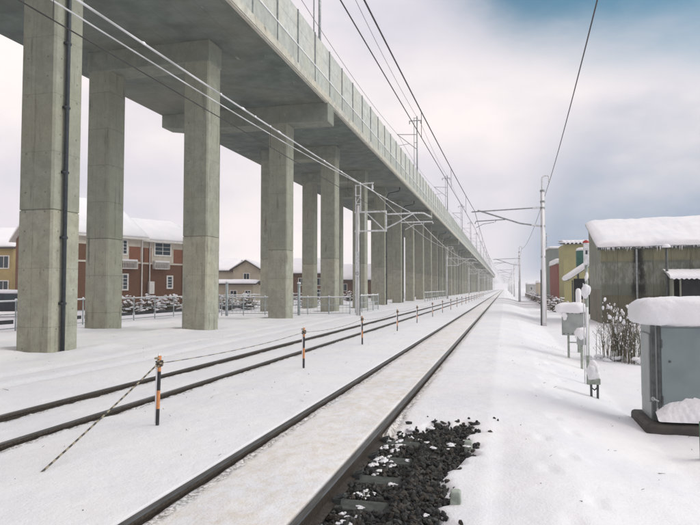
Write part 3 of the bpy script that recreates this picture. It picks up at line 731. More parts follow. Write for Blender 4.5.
M_BROWNW = simple('brown_wall', (.17,.10,.065), (.13,.08,.055), .85, 0, 1.5)
M_DARKROOF = simple('dark_eave', (.05,.045,.042), (.08,.07,.06), .7, 0, 4)
M_GREYW = simple('grey_wall', (.40,.40,.38), (.34,.34,.33), .85, 0, 1.5)
def plane_M(p, a, out):
    return Matrix(((a.x, out.x, 0, p.x), (a.y, out.y, 0, p.y), (0, 0, 1, 0), (0, 0, 0, 1)))
def gable(parent, M, s0, s1, n0, n1, z_eave, rise, walls, roof_name='roof', over=.45, snow_t=.32, base=-1.2, gmat=None, seed=1):
    """gabled block; M maps (s along ridge, n outward, z); n0 < n1 (n1 = the facade)"""
    nm = (n0+n1)/2
    prof = [(n0, base), (n1, base), (n1, z_eave), (nm, z_eave+rise), (n0, z_eave)]
    vs = [M @ Vector((s, nn, z)) for s in (s0, s1) for nn, z in prof]
    b = MB().add(vs, [(0,1,2,3,4)[::-1], (5,6,7,8,9), (0,1,6,5), (1,2,7,6), (2,3,8,7), (3,4,9,8), (4,0,5,9)])
    b.build('wall', walls, parent)
    sl = rise/((n1-n0)/2)
    e = over
    for nm_, mt, t0, t1, ov in ((roof_name, gmat or M_TRIM, .02, .16, 0), ('roof_snow', M_SNOW, .165, .165+snow_t, -.05)):
        q = MB()
        N = 12
        ss = [s0-e-ov+ (s1-s0+2*e+2*ov)*i/N for i in range(N+1)]
        nn = [n0-e-ov, n0+(nm-n0)*.12, nm-.5, nm, nm+.5, n1-(n1-nm)*.12, n1+e+ov]
        def zt(x): return z_eave + rise - abs(x-nm)*sl
        rnd = random.Random(seed)
        def top(i, j, x):
            if nm_ != 'roof_snow': return zt(x) + t1
            ed = 1.0
            if i in (0, N): ed *= .55
            if j in (0, len(nn)-1): ed *= .6
            return zt(x) + .165 + (t1-.165)*ed + rnd.uniform(-.02,.02) - (.10 if j == 3 else 0)
        P = [[M @ Vector((s, x, top(i, j, x))) for j, x in enumerate(nn)] for i, s in enumerate(ss)]
        Q = [[M @ Vector((s, x, zt(x)+t0)) for j, x in enumerate(nn)] for i, s in enumerate(ss)]
        J = len(nn); allv = [p for r in P for p in r] + [p for r in Q for p in r]; o = (N+1)*J; fs = []
        for i in range(N):
            for j in range(J-1):
                fs.append((i*J+j, (i+1)*J+j, (i+1)*J+j+1, i*J+j+1)); fs.append((o+i*J+j+1, o+(i+1)*J+j+1, o+(i+1)*J+j, o+i*J+j))
        for i in range(N):
            fs.append((i*J, o+i*J, o+(i+1)*J, (i+1)*J)); fs.append((i*J+J-1, (i+1)*J+J-1, o+(i+1)*J+J-1, o+i*J+J-1))
        for j in range(J-1):
            fs.append((j, j+1, o+j+1, o+j)); fs.append((N*J+j, o+N*J+j, o+N*J+j+1, N*J+j+1))
        q.add(allv, fs); q.build(nm_, mt, parent, nm_ == 'roof_snow')

# brown brick apartment house
A = Vector((math.sin(R(25)), math.cos(R(25)), 0)); OUT = Vector((math.cos(R(25)), -math.sin(R(25)), 0))
Fp = at(142, 52.0)
ap = thing('apartment_house', 'brown brick apartment house with terracotta panels and snowy roof behind the columns', 'apartment house', (Fp.x, Fp.y, -.35))
apM = plane_M(Vector((0,0,0)), A, OUT)
ZE = 6.0 + .35
gable(ap, apM, -6.0, 0.0, -11.0, 0.0, ZE, 3.3, M_BRICK, seed=2)
gable(ap, apM, 0.02, 5.6, -7.3, -.7, ZE-.1, 1.85, M_BRICK, seed=3)
def s_at(u, off=0): return on_line(u, Fp + OUT*off, A)
def z_at(u, v, off=0):
    p = Fp + OUT*off + A*s_at(u, off); return zv(v, dist(p)) + .35
b = MB()
for s0, s1, off in ((-6.0, 0.0, 0.0), (0.02, 5.6, -.7)):
    b.box((s0, off, ZE-.85), (s1, off+.03, ZE-.12), 0, apM)            # cream frieze below the eaves
    b.box((s0, off, 4.05), (s1, off+.06, 4.2), 0, apM)                  # belt course
b.build('frieze', M_CREAM, ap)
def rect(u0, u1, v0, v1, off): 
    um = (u0+u1)/2
    return s_at(u0, off), s_at(u1, off), z_at(um, v1, off), z_at(um, v0, off)
for u0, u1, off in ((128.5, 140, 0), (143.5, 151, -.7), (173, 184, -.7), (100, 118, 0)):
    s0, s1, _, _ = rect(u0, u1, 243, 258, off)
    MB().box((s0, off, 4.21), (s1, off+.035, ZE-.86), 0, apM).build('terracotta_panel', M_TERRA, ap)
for u0, u1, off in ((118, 128.5, 0), (151, 173, -.7), (140.1, 142, 0)):
    s0, s1, _, _ = rect(u0, u1, 243, 258, off)
    MB().box((s0, off, 4.21), (s1, off+.03, ZE-.86), 0, apM).build('cream_panel', M_CREAM, ap)
WM = (M_TRIM, M_GLASS)
for (u0, u1, v0, v1, off, mu, hb) in ((119, 125.8, 240.5, 253.5, 0, 1, 3), (118.5, 126.8, 275, 289, 0, 1, 3), (154.5, 169.5, 243.5, 255, -.7, 1, 2), (167.5, 171.5, 277, 287.5, -.7, 0, 3), (95, 104, 241, 254, 0, 1, 2), (95,104,275,289,0,1,2)):
    s0, s1, z0, z1 = rect(u0, u1, v0, v1, off); win(ap, apM, s0, s1, z0, z1, WM, off+.03, mu, hb, .13)
def balcony_rail(u0, u1, v0, v1, off):
    s0, s1, z0, z1 = rect(u0, u1, v0, v1, off); b = MB()
    for z in (z0, z1): b.box((s0, off+.03, z-.03), (s1, off+.42, z+.03), 0, apM)
    n = 12
    for i in range(n+1): x = s0+(s1-s0)*i/n; b.box((x-.02, off+.38, z0), (x+.02, off+.41, z1), 0, apM)
    for x in (s0, s1): b.box((x-.03, off+.02, z0), (x+.03, off+.40, z1), 0, apM)
    o = b.build('window_rail', M_TRIM, ap); MB().box((s0, off+.04, z1+.035), (s1, off+.40, z1+.13), 0, apM).build('snow_cap', M_SNOW, o)
balcony_rail(116, 135, 261, 268.5, 0); balcony_rail(152.5, 167, 262.5, 269, -.7)
for u, off in ((141.3, 0), (149, -.7), (182.5, -.7)):
    s = s_at(u, off); MB().path([apM @ Vector((s, off+.10, .2)), apM @ Vector((s, off+.10, ZE-.2))], .055, 8).build('downpipe', M_TRIM, ap)
s0, s1, z0, z1 = rect(147.5, 152.8, 281.5, 294, -.7)
MB().box((s0, -.68, z0), (s1, -.38, z1), 0, apM).build('meter_box', M_TRIM, ap, bevel=.03)

def house(name, label, cat, u0, u1, d, rot, depth, z_eave, rise, wall, windows, seed, base=-.4, snow_t=.3, sink=-.35, across=False):
    p, q = at(u0, d), at(u1, d); L = (q-p).length
    a = Vector((math.cos(rot), math.sin(rot), 0)); out = Vector((math.sin(rot), -math.cos(rot), 0))
    t = thing(name, label, cat, (p.x, p.y, sink))
    if across:      # gable towards the viewer
        M = plane_M(Vector((0,0,0)), -out, a); M2 = plane_M(Vector((0,0,0)), a, out)
        gable(t, M, 0, depth, 0, L, z_eave, rise, wall, seed=seed, base=base, snow_t=snow_t, gmat=M_DARKROOF)
    else:
        M2 = plane_M(Vector((0,0,0)), a, out)
        gable(t, M2, 0, L, -depth, 0, z_eave, rise, wall, seed=seed, base=base, snow_t=snow_t, gmat=M_DARKROOF)
    for (s0, s1, z0, z1) in windows: win(t, M2, s0*L, s1*L, z0, z1, WM, .0, 1, 0, .1)
    return t
house('ochre_house', 'ochre two-storey house with snowy roof at the far left edge', 'house', -50, 12.5, 58, YAW, 9, 5.9, 2.0, M_OCHRE, [(.2,.36,3.9,5.0),(.78,.93,3.9,5.0),(.78,.93,1.3,2.6),(.2,.36,1.3,2.6)], 4)
house('beige_house', 'beige gabled house with snowy roof seen behind the third column pair', 'house', 233, 259, 82, YAW, 10, 4.5, 1.1, M_BEIGE, [(.42,.62,2.9,3.9)], 5, across=True)
house('beige_house', 'beige house with a broad snowy roof just left of the gabled one', 'house', 196, 234, 86, YAW, 8, 4.4, 1.6, M_BEIGE, [(.3,.42,2.2,3.2)], 6)
house('low_shed', 'low beige shed with a flat snowy roof in front of the gabled house', 'shed', 200, 253, 72, YAW, 5, 2.35, .35, M_BEIGE, [(.58,.69,.85,1.6),(.86,.95,.85,1.6)], 7, snow_t=.22)
house('brown_house', 'brown timber house with snowy roof behind the fourth column', 'house', 290, 334, 92, YAW, 9, 4.2, 2.2, M_BROWNW, [(.2,.3,2.4,3.4),(.62,.74,2.4,3.4),(.62,.74,.6,1.7)], 8)
house('brown_house', 'brown house with a wide white roof seen just left of the nearest mast', 'house', 337, 376, 105, YAW, 10, 3.4, 2.6, M_BROWNW, [(.1,.25,1.5,2.6)], 9)

# parked cars behind the fence
def car(u, d, rz, paint, label):
    p = at(u, d); t = thing('parked_car', label, 'car', (p.x, p.y, gz(p.x, p.y)), rz, 'cars parked behind the fence')
    prof = [(-2.0,.35),(2.0,.35),(2.05,.62),(1.95,.85),(1.15,.98),(.55,1.42),(-1.25,1.45),(-1.85,.98),(-2.05,.85),(-2.08,.55)]
    M = Matrix.Identity(4)
    MB().prism(prof, -.8, .8).build('body', paint, t, False, bevel=.09)
    for s in (-1, 1):
        MB().add([(1.02,s*.803,.98),(.5,s*.803,1.36),(-.2,s*.803,1.38),(-.2,s*.803,.98)], [(0,1,2,3)]).build('side_window', M_GLASS, t)
        MB().add([(-.3,s*.803,.98),(-.3,s*.803,1.38),(-1.2,s*.803,1.38),(-1.65,s*.803,.98)], [(0,1,2,3)]).build('side_window', M_GLASS, t)
    wm = MB().path([(0,-.1,0),(0,.1,0)], .31, 16).mesh('wheel', M_BLACK)
    hb = MB().path([(0,-.115,0),(0,.115,0)], .17, 12).mesh('hub', M_GALV)
    for x in (-1.25, 1.25):
        for s in (-1, 1): wv = put('wheel', wm, t, (x, s*.72, .31)); put('hub', hb, wv)
    b = MB().pillow((-.35,0,1.45), (.95,.74,.22), .5, 10, 6, .01).pillow((1.5,0,.96), (.48,.70,.12), .5, 8, 5, .01)
    b.build('snow_cover', M_SNOW, t, True)
M_CARD = simple('dark_car_paint', (.03,.035,.045), (.04,.045,.05), .25, .2, 3); M_CARB = simple('blue_car_paint', (.06,.13,.22), (.07,.14,.22), .25, .2, 3); M_CARW = simple('white_car_paint', (.6,.6,.6), (.55,.55,.55), .25, 0, 3)
car(12, 37, .5, M_CARD, 'dark car under snow parked left of the nearest column')

# ------------------------------------------------------------------ warehouse on the right
WC = at(601, 35.0); wa = Vector((.981,-.194,0)); STX = (WC + wa*on_line(637, WC, wa)).x
def sheet_mat(name, base, alt, per=.075):
    m = Mat(name, .6, .15, .35); X, Y, Z = m.xyz(); ox, oy, oz = m.xyz(m.obj)
    wv = m.math('SINE', m.math('MULTIPLY', ox, 2*math.pi/per))
    n1 = m.noise(.9, 5, shift=m.rand); n2 = m.noise(4, 6, stretch=(1,1,.12), rough=.65, shift=m.rand); n3 = m.noise(11, 5, rough=.7)
    col = m.mix(m.step(n1, .35, .68), base, alt)
    col = m.mix(m.math('MULTIPLY', m.rand, .30), col, (.20,.20,.14))
    col = m.mix(m.math('MULTIPLY', m.step(n2, .5, .74), .55), col, (.085,.08,.055))
    col = m.mix(m.math('MULTIPLY', m.step(n3, .58, .75), .35), col, (.42,.43,.38))
    # damp stain that runs down beside the downpipe
    sx = m.math('ABSOLUTE', m.math('SUBTRACT', m.math('ADD', X, m.math('MULTIPLY', m.math('SUBTRACT', n3, .5), .35)), STX + .06))
    sw = m.math('SUBTRACT', 1.0, m.step(m.math('SUBTRACT', sx, m.math('MULTIPLY', m.step(Z, 4.0, 1.6), .14)), .10, .34))
    col = m.mix(m.math('MULTIPLY', m.math('MULTIPLY', sw, m.step(Z, .7, 1.5)), .88), col, (.02,.022,.02))
    pale = m.math('MULTIPLY', m.step(m.noise(3.4, 7, stretch=(1,1,.4), rough=.8), .44, .62), m.math('MULTIPLY', m.step(Z, 1.7, 1.95), m.math('SUBTRACT', 1.0, m.step(Z, 2.95, 3.1))))
    col = m.mix(m.math('MULTIPLY', pale, .55), col, (.50,.51,.46))
    m.color(col); m.bump(wv, .9, .012); return m.m
M_SHEET = sheet_mat('weathered_green_sheet', (.275,.285,.225), (.20,.22,.185))
M_SHEET2 = sheet_mat('weathered_yellow_sheet', (.34,.32,.205), (.27,.265,.18))
M_SHEETB = sheet_mat('brown_sheet', (.22,.20,.14), (.16,.155,.115))
M_STAIN = simple('rust_stain', (.045,.045,.04), (.07,.065,.05), .8, 0, 5)
M_DARK = simple('dark_interior', (.018,.02,.024), (.03,.03,.03), .9, 0, 2)  # near-black colour stands in for the shade inside the buildings
WC = at(601, 35.0); wa = Vector((.981,-.194,0)); wb = Vector((.03, .9995, 0)); WL, WD = 10.0, 6.2; WB = -.55
wh = thing('warehouse', 'weathered green metal warehouse with a thick snow roof on the right', 'warehouse', (WC.x, WC.y, WB))
WH = zv(247.5, 35) - WB; WR = zv(221, 41) - WB - .35
wn = Vector((-.194,-.981,0))
wM = plane_M(Vector((0,0,0)), wa, wn)                        # facade plane: (s, outward, z)
core = MB(); P4 = [Vector((0,0,0)), wa*WL, wa*WL+wb*WD, wb*WD]
ins_ = lambda p: p*0.992 + (wa*WL*.5+wb*WD*.5)*.008
bv = [ins_(p)+Vector((0,0,-.8)) for p in P4] + [ins_(p)+Vector((0,0,WH-.05 if k < 2 else WR-.05)) for k, p in enumerate(P4)]
core.add(bv, [(0,1,5,4),(1,2,6,5),(2,3,7,6),(3,0,4,7),(4,5,6,7),(3,2,1,0)]); core.build('frame', M_DARK, wh)
ns = 11; shw = WL/ns; z_j = zv(294, 34) - WB
def oriented(parent, me, name, o, ax, out):
    ob = put(name, me, parent, o); ob.rotation_euler = (0, 0, math.atan2(ax.y, ax.x)); return ob
def corr(w_, z0, z1, y, m):
    b = MB(); k = 48; vs = []
    for i in range(k+1):
        x = .006 + (w_-.012)*i/k; yy = y - .012*math.sin(i*math.pi/2.0 + .4)
        vs += [(x, yy, z0), (x, yy, z1)]
    vs += [(.006, y+.03, z0), (.006, y+.03, z1), (w_-.006, y+.03, z0), (w_-.006, y+.03, z1)]
    n_ = 2*(k+1)
    b.add(vs, [(2*i, 2*i+2, 2*i+3, 2*i+1) for i in range(k)] + [(n_, 0, 1, n_+1), (2*k, n_+2, n_+3, 2*k+1), (n_+2, n_, n_+1, n_+3)])
    return b.mesh('wall_sheet', m)
sh_lo = corr(shw, -.6, z_j-.01, -.012, M_SHEETB)
sh_md = corr(shw, z_j-.06, WH-.72, -.035, M_SHEET)
sh_up = corr(shw, WH-.80, WH-.02, -.06, M_SHEET2)
for i in range(ns):
    o = wa*(i*shw)
    for me in (sh_lo, sh_md, sh_up): ob = oriented(wh, me, 'wall_sheet', (o.x+wn.x*random.uniform(0,.018), o.y+wn.y*random.uniform(0,.018), random.uniform(-.025,.015)), wa, wn)
nsd = 7; sdw = WD/nsd
for i in range(nsd):                                         # end wall, sheets cut to the roof slope
    h0, h1 = WH+(WR-WH)*i/nsd-.05, WH+(WR-WH)*(i+1)/nsd-.05
    for nm_, z0, za, zb, mt, off in (('wall_sheet', -.6, z_j+.3, z_j+.3, M_SHEETB, 0), ('wall_sheet', z_j+.27, h0, h1, M_SHEET, .012)):
        b = MB().add([(.004,off,z0),(sdw-.004,off,z0),(sdw-.004,off,zb),(.004,off,za),(.004,off+.03,z0),(sdw-.004,off+.03,z0),(sdw-.004,off+.03,zb),(.004,off+.03,za)], [(0,3,2,1),(4,5,6,7),(0,1,5,4),(1,2,6,5),(2,3,7,6),(3,0,4,7)])
        o = wb*(i*sdw); ob = b.build(nm_, mt, wh, loc=(o.x, o.y, 0)); ob.rotation_euler = (0, 0, math.atan2(wb.y, wb.x))
# corner flashing
MB().path([(0,0,-.6),(0,0,WH-.03)], .05, 6).build('corner_flashing', M_SHEET, wh)
# corrugated roof with snow slab
def roof_pt(s, r, dz): p = wa*s + wb*(r*WD); return Vector((p.x, p.y, WH + (WR-WH)*r + dz))
b = MB(); n = 260; fs = []
vs = []
for i in range(n+1):
    s = -.25 + (WL+.5)*i/n; wv = .028*math.sin(i*math.pi/2.0)
    for r in (-.05, .5, 1.03): vs.append(roof_pt(s, r, .06+wv))
for i in range(n):
    for j in (0, 1): fs.append((i*3+j, (i+1)*3+j, (i+1)*3+j+1, i*3+j+1))
b.add(vs, fs); b.build('roof', M_GALV, wh)
b = MB(); nS, rs_ = 80, [-.055,-.058,-.05,-.03,.0,.06,.2,.4,.6,.8,.95,1.0,1.03,1.04,1.045]; th = [.08,.20,.30,.36,.40,.42,.41,.42,.41,.40,.40,.36,.26,.14,.02]
rnd = random.Random(4)
ws = [rnd.uniform(-.03,.03) + .035*math.sin(i*.55) + .03*math.sin(i*.21+1) for i in range(nS+1)]
vs = []
for i in range(nS+1):
    s = -.22 + (WL+.44)*i/nS; ed = min(1, .55 + .45*math.sin(min(1, (s+.22)/.5)*math.pi/2))
    for j, r in enumerate(rs_): vs.append(roof_pt(s, r + ws[i]*.06*(j < 4), .05 + th[j]*ed + (.02*math.sin(s*2.1+r*5) if j > 2 else ws[i])))
K = len(rs_); fs = [(i*K+j, (i+1)*K+j, (i+1)*K+j+1, i*K+j+1) for i in range(nS) for j in range(K-1)]
o = len(vs); vs += [roof_pt(-.22, r, .05) for r in rs_]; fs += [(j+1, o+j+1, o+j, j) for j in range(K-1)]
o2 = len(vs); vs += [roof_pt(-.22+(WL+.44)*i/nS, -.05, .09) for i in range(nS+1)]; fs += [(i*K, o2+i, o2+i+1, (i+1)*K) for i in range(nS)]
b.add(vs, fs); crumple(b.build('roof_snow', M_SNOW, wh, True), .09, .45, 1)
b = MB()
for i in range(130):
    s = rnd.uniform(.0, WL); p = roof_pt(s, -.053, .07); l = rnd.uniform(.04, .14) + (.2*rnd.random() if math.sin(s*2.3)+math.sin(s*5.1) > .6 else 0); b.path([p, p-Vector((0,0,l*.6)), p-Vector((0,0,l))], [.02,.012,.003], 5)
b.build('icicles', M_SNOW, wh, True)['kind'] = 'stuff'
g = MB()
for s0, s1 in ((-.15, WL+.2),): g.prism([(s0, 0),(s1, 0),(s1, .10),(s0, .10)], -.10, .0)
g = MB().box((-.15, .12, WH-.16), (WL+.2, .26, WH-.04), 0, wM); g.build('gutter', M_DARKSTEEL, wh)
MB().path([wM @ Vector((-.1+(WL+.2)*i/60, .20, WH-.03+.015*math.sin(i*1.9)+.01*math.sin(i*.7))) for i in range(61)], [.045+.02*abs(math.sin(i*1.3)) for i in range(61)], 8).build('gutter_snow', M_SNOW, wh, True)
s = on_line(637, WC, wa); MB().path([wM @ Vector((s,.20,-.5)), wM @ Vector((s,.20,WH-.1))], .06, 8).build('downpipe', M_GALV, wh)
pp = at(667, 32.2); t = thing('snow_capped_post', 'grey steel post with a snow knob in front of the warehouse wall', 'post', (pp.x, pp.y, gz(pp.x, pp.y)))
hp = zv(247, 32.2) - gz(pp.x, pp.y); MB().path([(0,0,-.5),(0,0,hp)], .07, 10).build('post', M_DARKSTEEL, t, True); MB().pillow((0,0,hp), (.2,.2,.16), .8, 8, 6, .01).build('snow_cap', M_SNOW, t, True)
# dark open lean-to in front of the warehouse
an = thing('lean_to', 'dark open lean-to with scalloped snowy roof against the warehouse', 'lean-to', (0,0,0))
q = at(672, 31.6); an.location = (q.x, q.y, WB); hA = zv(278, 31.6) - WB
MB().box((.0,.0,-.4),(.08,1.0,hA)).box((.35,-.02,-.4),(.43,.05,hA)).build('side_post', M_SHEET, an)
MB().box((.0,1.0,-.4),(3.6,1.05,hA)).box((0,.06,hA-.06),(3.6,1.0,hA-.02)).box((3.52,.0,-.4),(3.6,1.0,hA)).build('back_wall', M_DARK, an)
MB().box((.45,.20,-.4),(3.5,.24,hA-.1)).build('opening_shade', M_DARK, an)  # near-black sheet painted as the shade inside the open front
b = MB(); n = 100; vs = []; fs = []
for i in range(n+1):
    x = -.15 + 3.9*i/n; z = .03*math.sin(i*math.pi/3)
    vs += [(x,-.35,hA-.03+z),(x,1.2,hA+.28+z)]
for i in range(n): fs.append((2*i, 2*i+2, 2*i+3, 2*i+1))
b.add(vs, fs); b.build('roof', M_DARKSTEEL, an)
b = MB(); vs = []; fs = []
for i in range(n+1):
    x = -.17 + 3.94*i/n; z = .03*math.sin(i*math.pi/3)
    for y, dz in ((-.37,-.02),(-.38,.06),(-.33,.16),(-.1,.20),(1.2,.22)): vs.append((x, y, hA-.03+.2*(y+.35)+dz+(z if dz < .05 else z*.2)))
for i in range(n):
    for j in range(4): fs.append((i*5+j, (i+1)*5+j, (i+1)*5+j+1, i*5+j+1))
fs += [(0,1,2,3,4)[::-1], tuple(n*5+k for k in range(5))]
b.add(vs, fs); crumple(b.build('roof_snow', M_SNOW, an, True), .04, .25, 0)

# buildings beyond the warehouse
M_OLIVE = simple('olive_yellow_wall', (.36,.33,.16), (.31,.29,.15), .85, 0, 1.2)
M_RED = simple('red_brown_wall', (.26,.085,.065), (.21,.075,.06), .85, 0, 1.5)
M_GGREEN = simple('grey_green_wall', (.24,.275,.25), (.20,.235,.215), .85, 0, 1.5, stretch=(1,1,.2))
M_GREENP = simple('green_paint', (.03,.13,.10), (.025,.10,.08), .5, 0, 4)
def block(name, label, cat, u0, u1, d, vtop, depth, wall, roof_snow=.3, wave=False, extra=None, sink=-.6):
    p, q = at(u0, d), at(u1, d); L = (q-p).length; t = thing(name, label, cat, (p.x, p.y, sink)); t.rotation_euler = (0,0,R(1.5)); H = zv(vtop, d) - sink
    MB().box((0,0,-.5),(L,depth,H)).build('wall', wall, t)
    ed = MB()
    if wave:
        n = 60; vs = []; fs = []
        for i in range(n+1):
            x = -.08+(L+.16)*i/n; z = .09*math.sin(i*math.pi/3)
            vs += [(x,-.5,H+.05+z),(x,depth,H+.4+z)]
        for i in range(n): fs.append((2*i,2*i+2,2*i+3,2*i+1))
        MB().add(vs, fs).build('roof', M_DARKSTEEL, t)
        vs = []; fs = []
        for i in range(n+1):
            x = -.12+(L+.24)*i/n; z = .09*math.sin(i*math.pi/3)
            for y, dz in ((-.52,.03),(-.55,.14),(-.45,.28),(0,.34),(depth,.34)): vs.append((x,y,H+.06+(y+.5)*.06+dz+(z if dz < .1 else z*.5)))
        for i in range(n):
            for j in range(4): fs.append((i*5+j,(i+1)*5+j,(i+1)*5+j+1,i*5+j+1))
        fs += [(0,1,2,3,4)[::-1], tuple(n*5+k for k in range(5))]
        MB().add(vs, fs).build('roof_snow', M_SNOW, t, True)
    else:
        MB().box((-.12,-.12,H),(L+.12,depth+.1,H+.1)).build('roof', M_GREYW, t)
        MB().pillow((L/2,depth/2,H+.13), (L/2+.12, depth/2+.1, roof_snow), .16, 16, 8, .015).build('roof_snow', M_SNOW, t, True)
    return t, L, H
t, L, H = block('olive_building', 'olive yellow building with scalloped snowy roof edge left of the warehouse', 'building', 564, 600, 62, 244.5, 4.5, M_OLIVE, wave=True)
fm = plane_M(Vector((0,0,0)), Vector((1,0,0)), Vector((0,-1,0)))
win(t, fm, L*.44, L*.56, H-2.2, H-1.2, (M_GREENP, M_GLASS), 0, 1, 0, .08)
t, L, H = block('red_brown_building', 'narrow red-brown building with white roof left of the olive one', 'building', 557.5, 566, 70, 264, 9, M_RED, .55)
t, L, H = block('grey_green_building', 'tall grey-green building left of the red-brown one', 'building', 549.5, 561, 84, 249, 12, M_GGREEN, .3)
for k in range(5): MB().box((L*(.12+.18*k), -.05, .2),(L*(.12+.18*k)+.06, .0, H-.2)).build('wall_rib', M_GGREEN, t)
# open shed with slanting snowy roof
p = at(571, 47); sh = thing('open_shed', 'open shed with slanting snowy roof before the olive building', 'shed', (p.x, p.y, -.6))
zl, zh = zv(281, 47)+.6, zv(264, 47)+.6; Ls = (at(592,47)-at(571,47)).length
MB().add([(-.3,-.6,zl),(Ls,-.6,zh),(Ls,3,zh),(-.3,3,zl),(-.3,-.6,zl+.1),(Ls,-.6,zh+.1),(Ls,3,zh+.1),(-.3,3,zl+.1)], [(0,3,2,1),(4,5,6,7),(0,1,5,4),(1,2,6,5),(2,3,7,6),(3,0,4,7)]).build('roof', M_DARKSTEEL, sh)
ang = math.atan2(zh-zl, Ls+.3); Mx = Matrix.Translation((Ls/2-.15, 1.2, (zl+zh)/2+.12)) @ Matrix.Rotation(-ang, 4, 'Y')
MB().pillow((0,0,0), (math.hypot(Ls+.3, zh-zl)/2+.1, 1.95, .30), .25, 14, 7, .015, M=Mx).build('roof_snow', M_SNOW, sh, True)
MB().box((.3,1.0,-.4),(Ls,1.1,zl+.2)).build('back_wall', M_DARK, sh)
MB().path([(.05,-.5,-.4),(.05,-.5,zl+.05)], .06, 8).build('post', M_DARKSTEEL, sh); MB().path([(Ls-.1,-.5,-.4),(Ls-.1,-.5,zh)], .06, 8).build('post', M_DARKSTEEL, sh)
MB().box((.6,.5,-.2),(1.2,.95,1.3)).build('stored_crate', M_BEIGE, sh)
p = at(582.5, 50); tk = thing('green_tank', 'small green tank with a snow cap above the open shed roof', 'tank', (p.x, p.y, -.6)); hz = zv(250, 50)+.6
MB().path([(0,0,hz-1.5),(0,0,hz-.1),(0,0,hz)], [.5,.5,.3], 14).build('body', M_GREENP, tk, True); MB().pillow((0,0,hz-.03), (.5,.5,.25), .8, 8, 6).build('snow_cap', M_SNOW, tk, True)
lg = MB().path([(0,0,-.4),(0,0,hz-1.5)], .05, 6).mesh('leg', M_DARKSTEEL)
for dx in (-.35,.35):
    for dy in (-.35,.35): put('leg', lg, tk, (dx, dy, 0))
p = at(551, 96); t = thing('antenna_pole', 'thin antenna pole behind the grey-green building', 'antenna', (p.x-.6, p.y, -.6)); hz = zv(233, 96)+.6
MB().path([(0,0,0),(0,0,hz)], .06, 6).build('pole', M_GALV, t); MB().bar((-.5,0,hz-.4),(.5,0,hz-.4),.12,.12).bar((-.4,0,hz-1.4),(.4,0,hz-1.4),.1,.1).build('aerial', M_FROST, t)
# low distant houses to the right of the line
k = 0
for (u0, u1, d, vt) in ((527, 538, 190, 283.5), (538, 549, 150, 282), (530, 545, 250, 284.5), (545, 556, 120, 281)):
    t, L, H = block('distant_house', ['grey distant house with snowy roof, leftmost of the row beyond the poles', 'pale distant house with snowy roof, second of the row beyond the poles', 'faintest distant house with snowy roof, farthest off beyond the poles', 'distant snowy house closest to the grey-green building'][k], 'house', u0, u1, d, vt+1.2, 8, [M_GREYW, M_BEIGE, M_GREYW, M_BROWNW][k], .6)
    win(t, fm, L*.3, L*.45, H-1.6, H-.8, WM, 0, 0, 0, .1); k += 1

# ------------------------------------------------------------------ trackside equipment
M_CAB = simple('shaded_cabinet_front', (.22,.265,.275), (.19,.23,.24), .5, .1, 3, 5, .08, .01)
M_CABL = simple('lit_cabinet_side', (.36,.385,.385), (.30,.325,.325), .5, .2, 3)  # sides paler than the front: the fall of light painted into two colours
cx, cy = 2.03, 9.45; zc = gz(cx, cy+.2)
cb = thing('relay_cabinet', 'grey-blue metal relay cabinet under a thick snow cushion at right', 'cabinet', (cx, cy, zc - .02))
CWd, CD, CH = 1.75, .75, 1.52
MB().box((-.14,-.20,-.3),(CWd+.14,CD+.14,.15)).build('plinth', M_DARKROOF, cb, bevel=.05)
body = MB().box((0,0,.14),(CWd,CD,CH)); body.build('body', M_CABL, cb, bevel=.012)
MB().box((.11,-.022,.17),(CWd-.02,.0,CH-.04)).build('front_panel', M_CAB, cb, bevel=.01)
MB().box((-.012,-.028,.15),(.035,.06,CH-.01)).box((.065,-.03,.15),(.105,.0,CH-.01)).build('corner_channel', M_DARKSTEEL, cb)
MB().box((-.03,.10,.4),(-.001,.62,1.38)).build('side_panel', M_CABL, cb, bevel=.01)
bt = MB().path([(0,0,0),(0,-.02,0)], .016, 8).mesh('bolt', M_DARKSTEEL)
for x in (.22, .72, 1.25, 1.65):
    for z in (1.0, .3): put('bolt', bt, cb, (x,-.022,z))
for z in (.45, 1.25): MB().path([(.115,-.03,z-.06),(.115,-.03,z+.06)], .014, 8).build('hinge', M_DARKSTEEL, cb)
MB().box((.92,-.026,.17),(.926,-.0215,CH-.05)).build('door_seam', M_DARKSTEEL, cb)
MB().path([(-.01,-.035,.47),(-.01,-.055,.47)], .03, 8).path([(-.01,-.055,.47),(.06,-.06,.44)], .014, 6).build('latch', M_GALV, cb)
sc_ = MB().pillow((CWd/2-.02, CD/2, CH+.06), (CWd/2+.17, CD/2+.15, .34), .34, 22, 12, .012, seed=6); crumple(sc_.build('snow_cushion', M_SNOW, cb, True), .055, .16, 2)
b = MB(); rnd = random.Random(8)
vs = []; fs = []; nx_, ny_ = 60, 12
for i in range(nx_+1):
    for j in range(ny_+1):
        x = .02 + (CWd+.08)*i/nx_; y = -.185 + .20*j/ny_; rise = min(1, (x+.04)/.24)**.7
        z = .15 + (.03 + .33*(j/ny_)**.6*rise) * (1 - .1*math.sin(x*9)) + .05*(vnoise(np.array([x*9.]), np.array([y*14.]), 4)[0]-.5)*min(1, j/2)
        vs.append((x, y, z))
for i in range(nx_):
    for j in range(ny_): fs.append((i*(ny_+1)+j, (i+1)*(ny_+1)+j, (i+1)*(ny_+1)+j+1, i*(ny_+1)+j+1))
b.add(vs, fs); crumple(b.build('plinth_snow', M_SNOW, cb, True), .05, .07, 1)
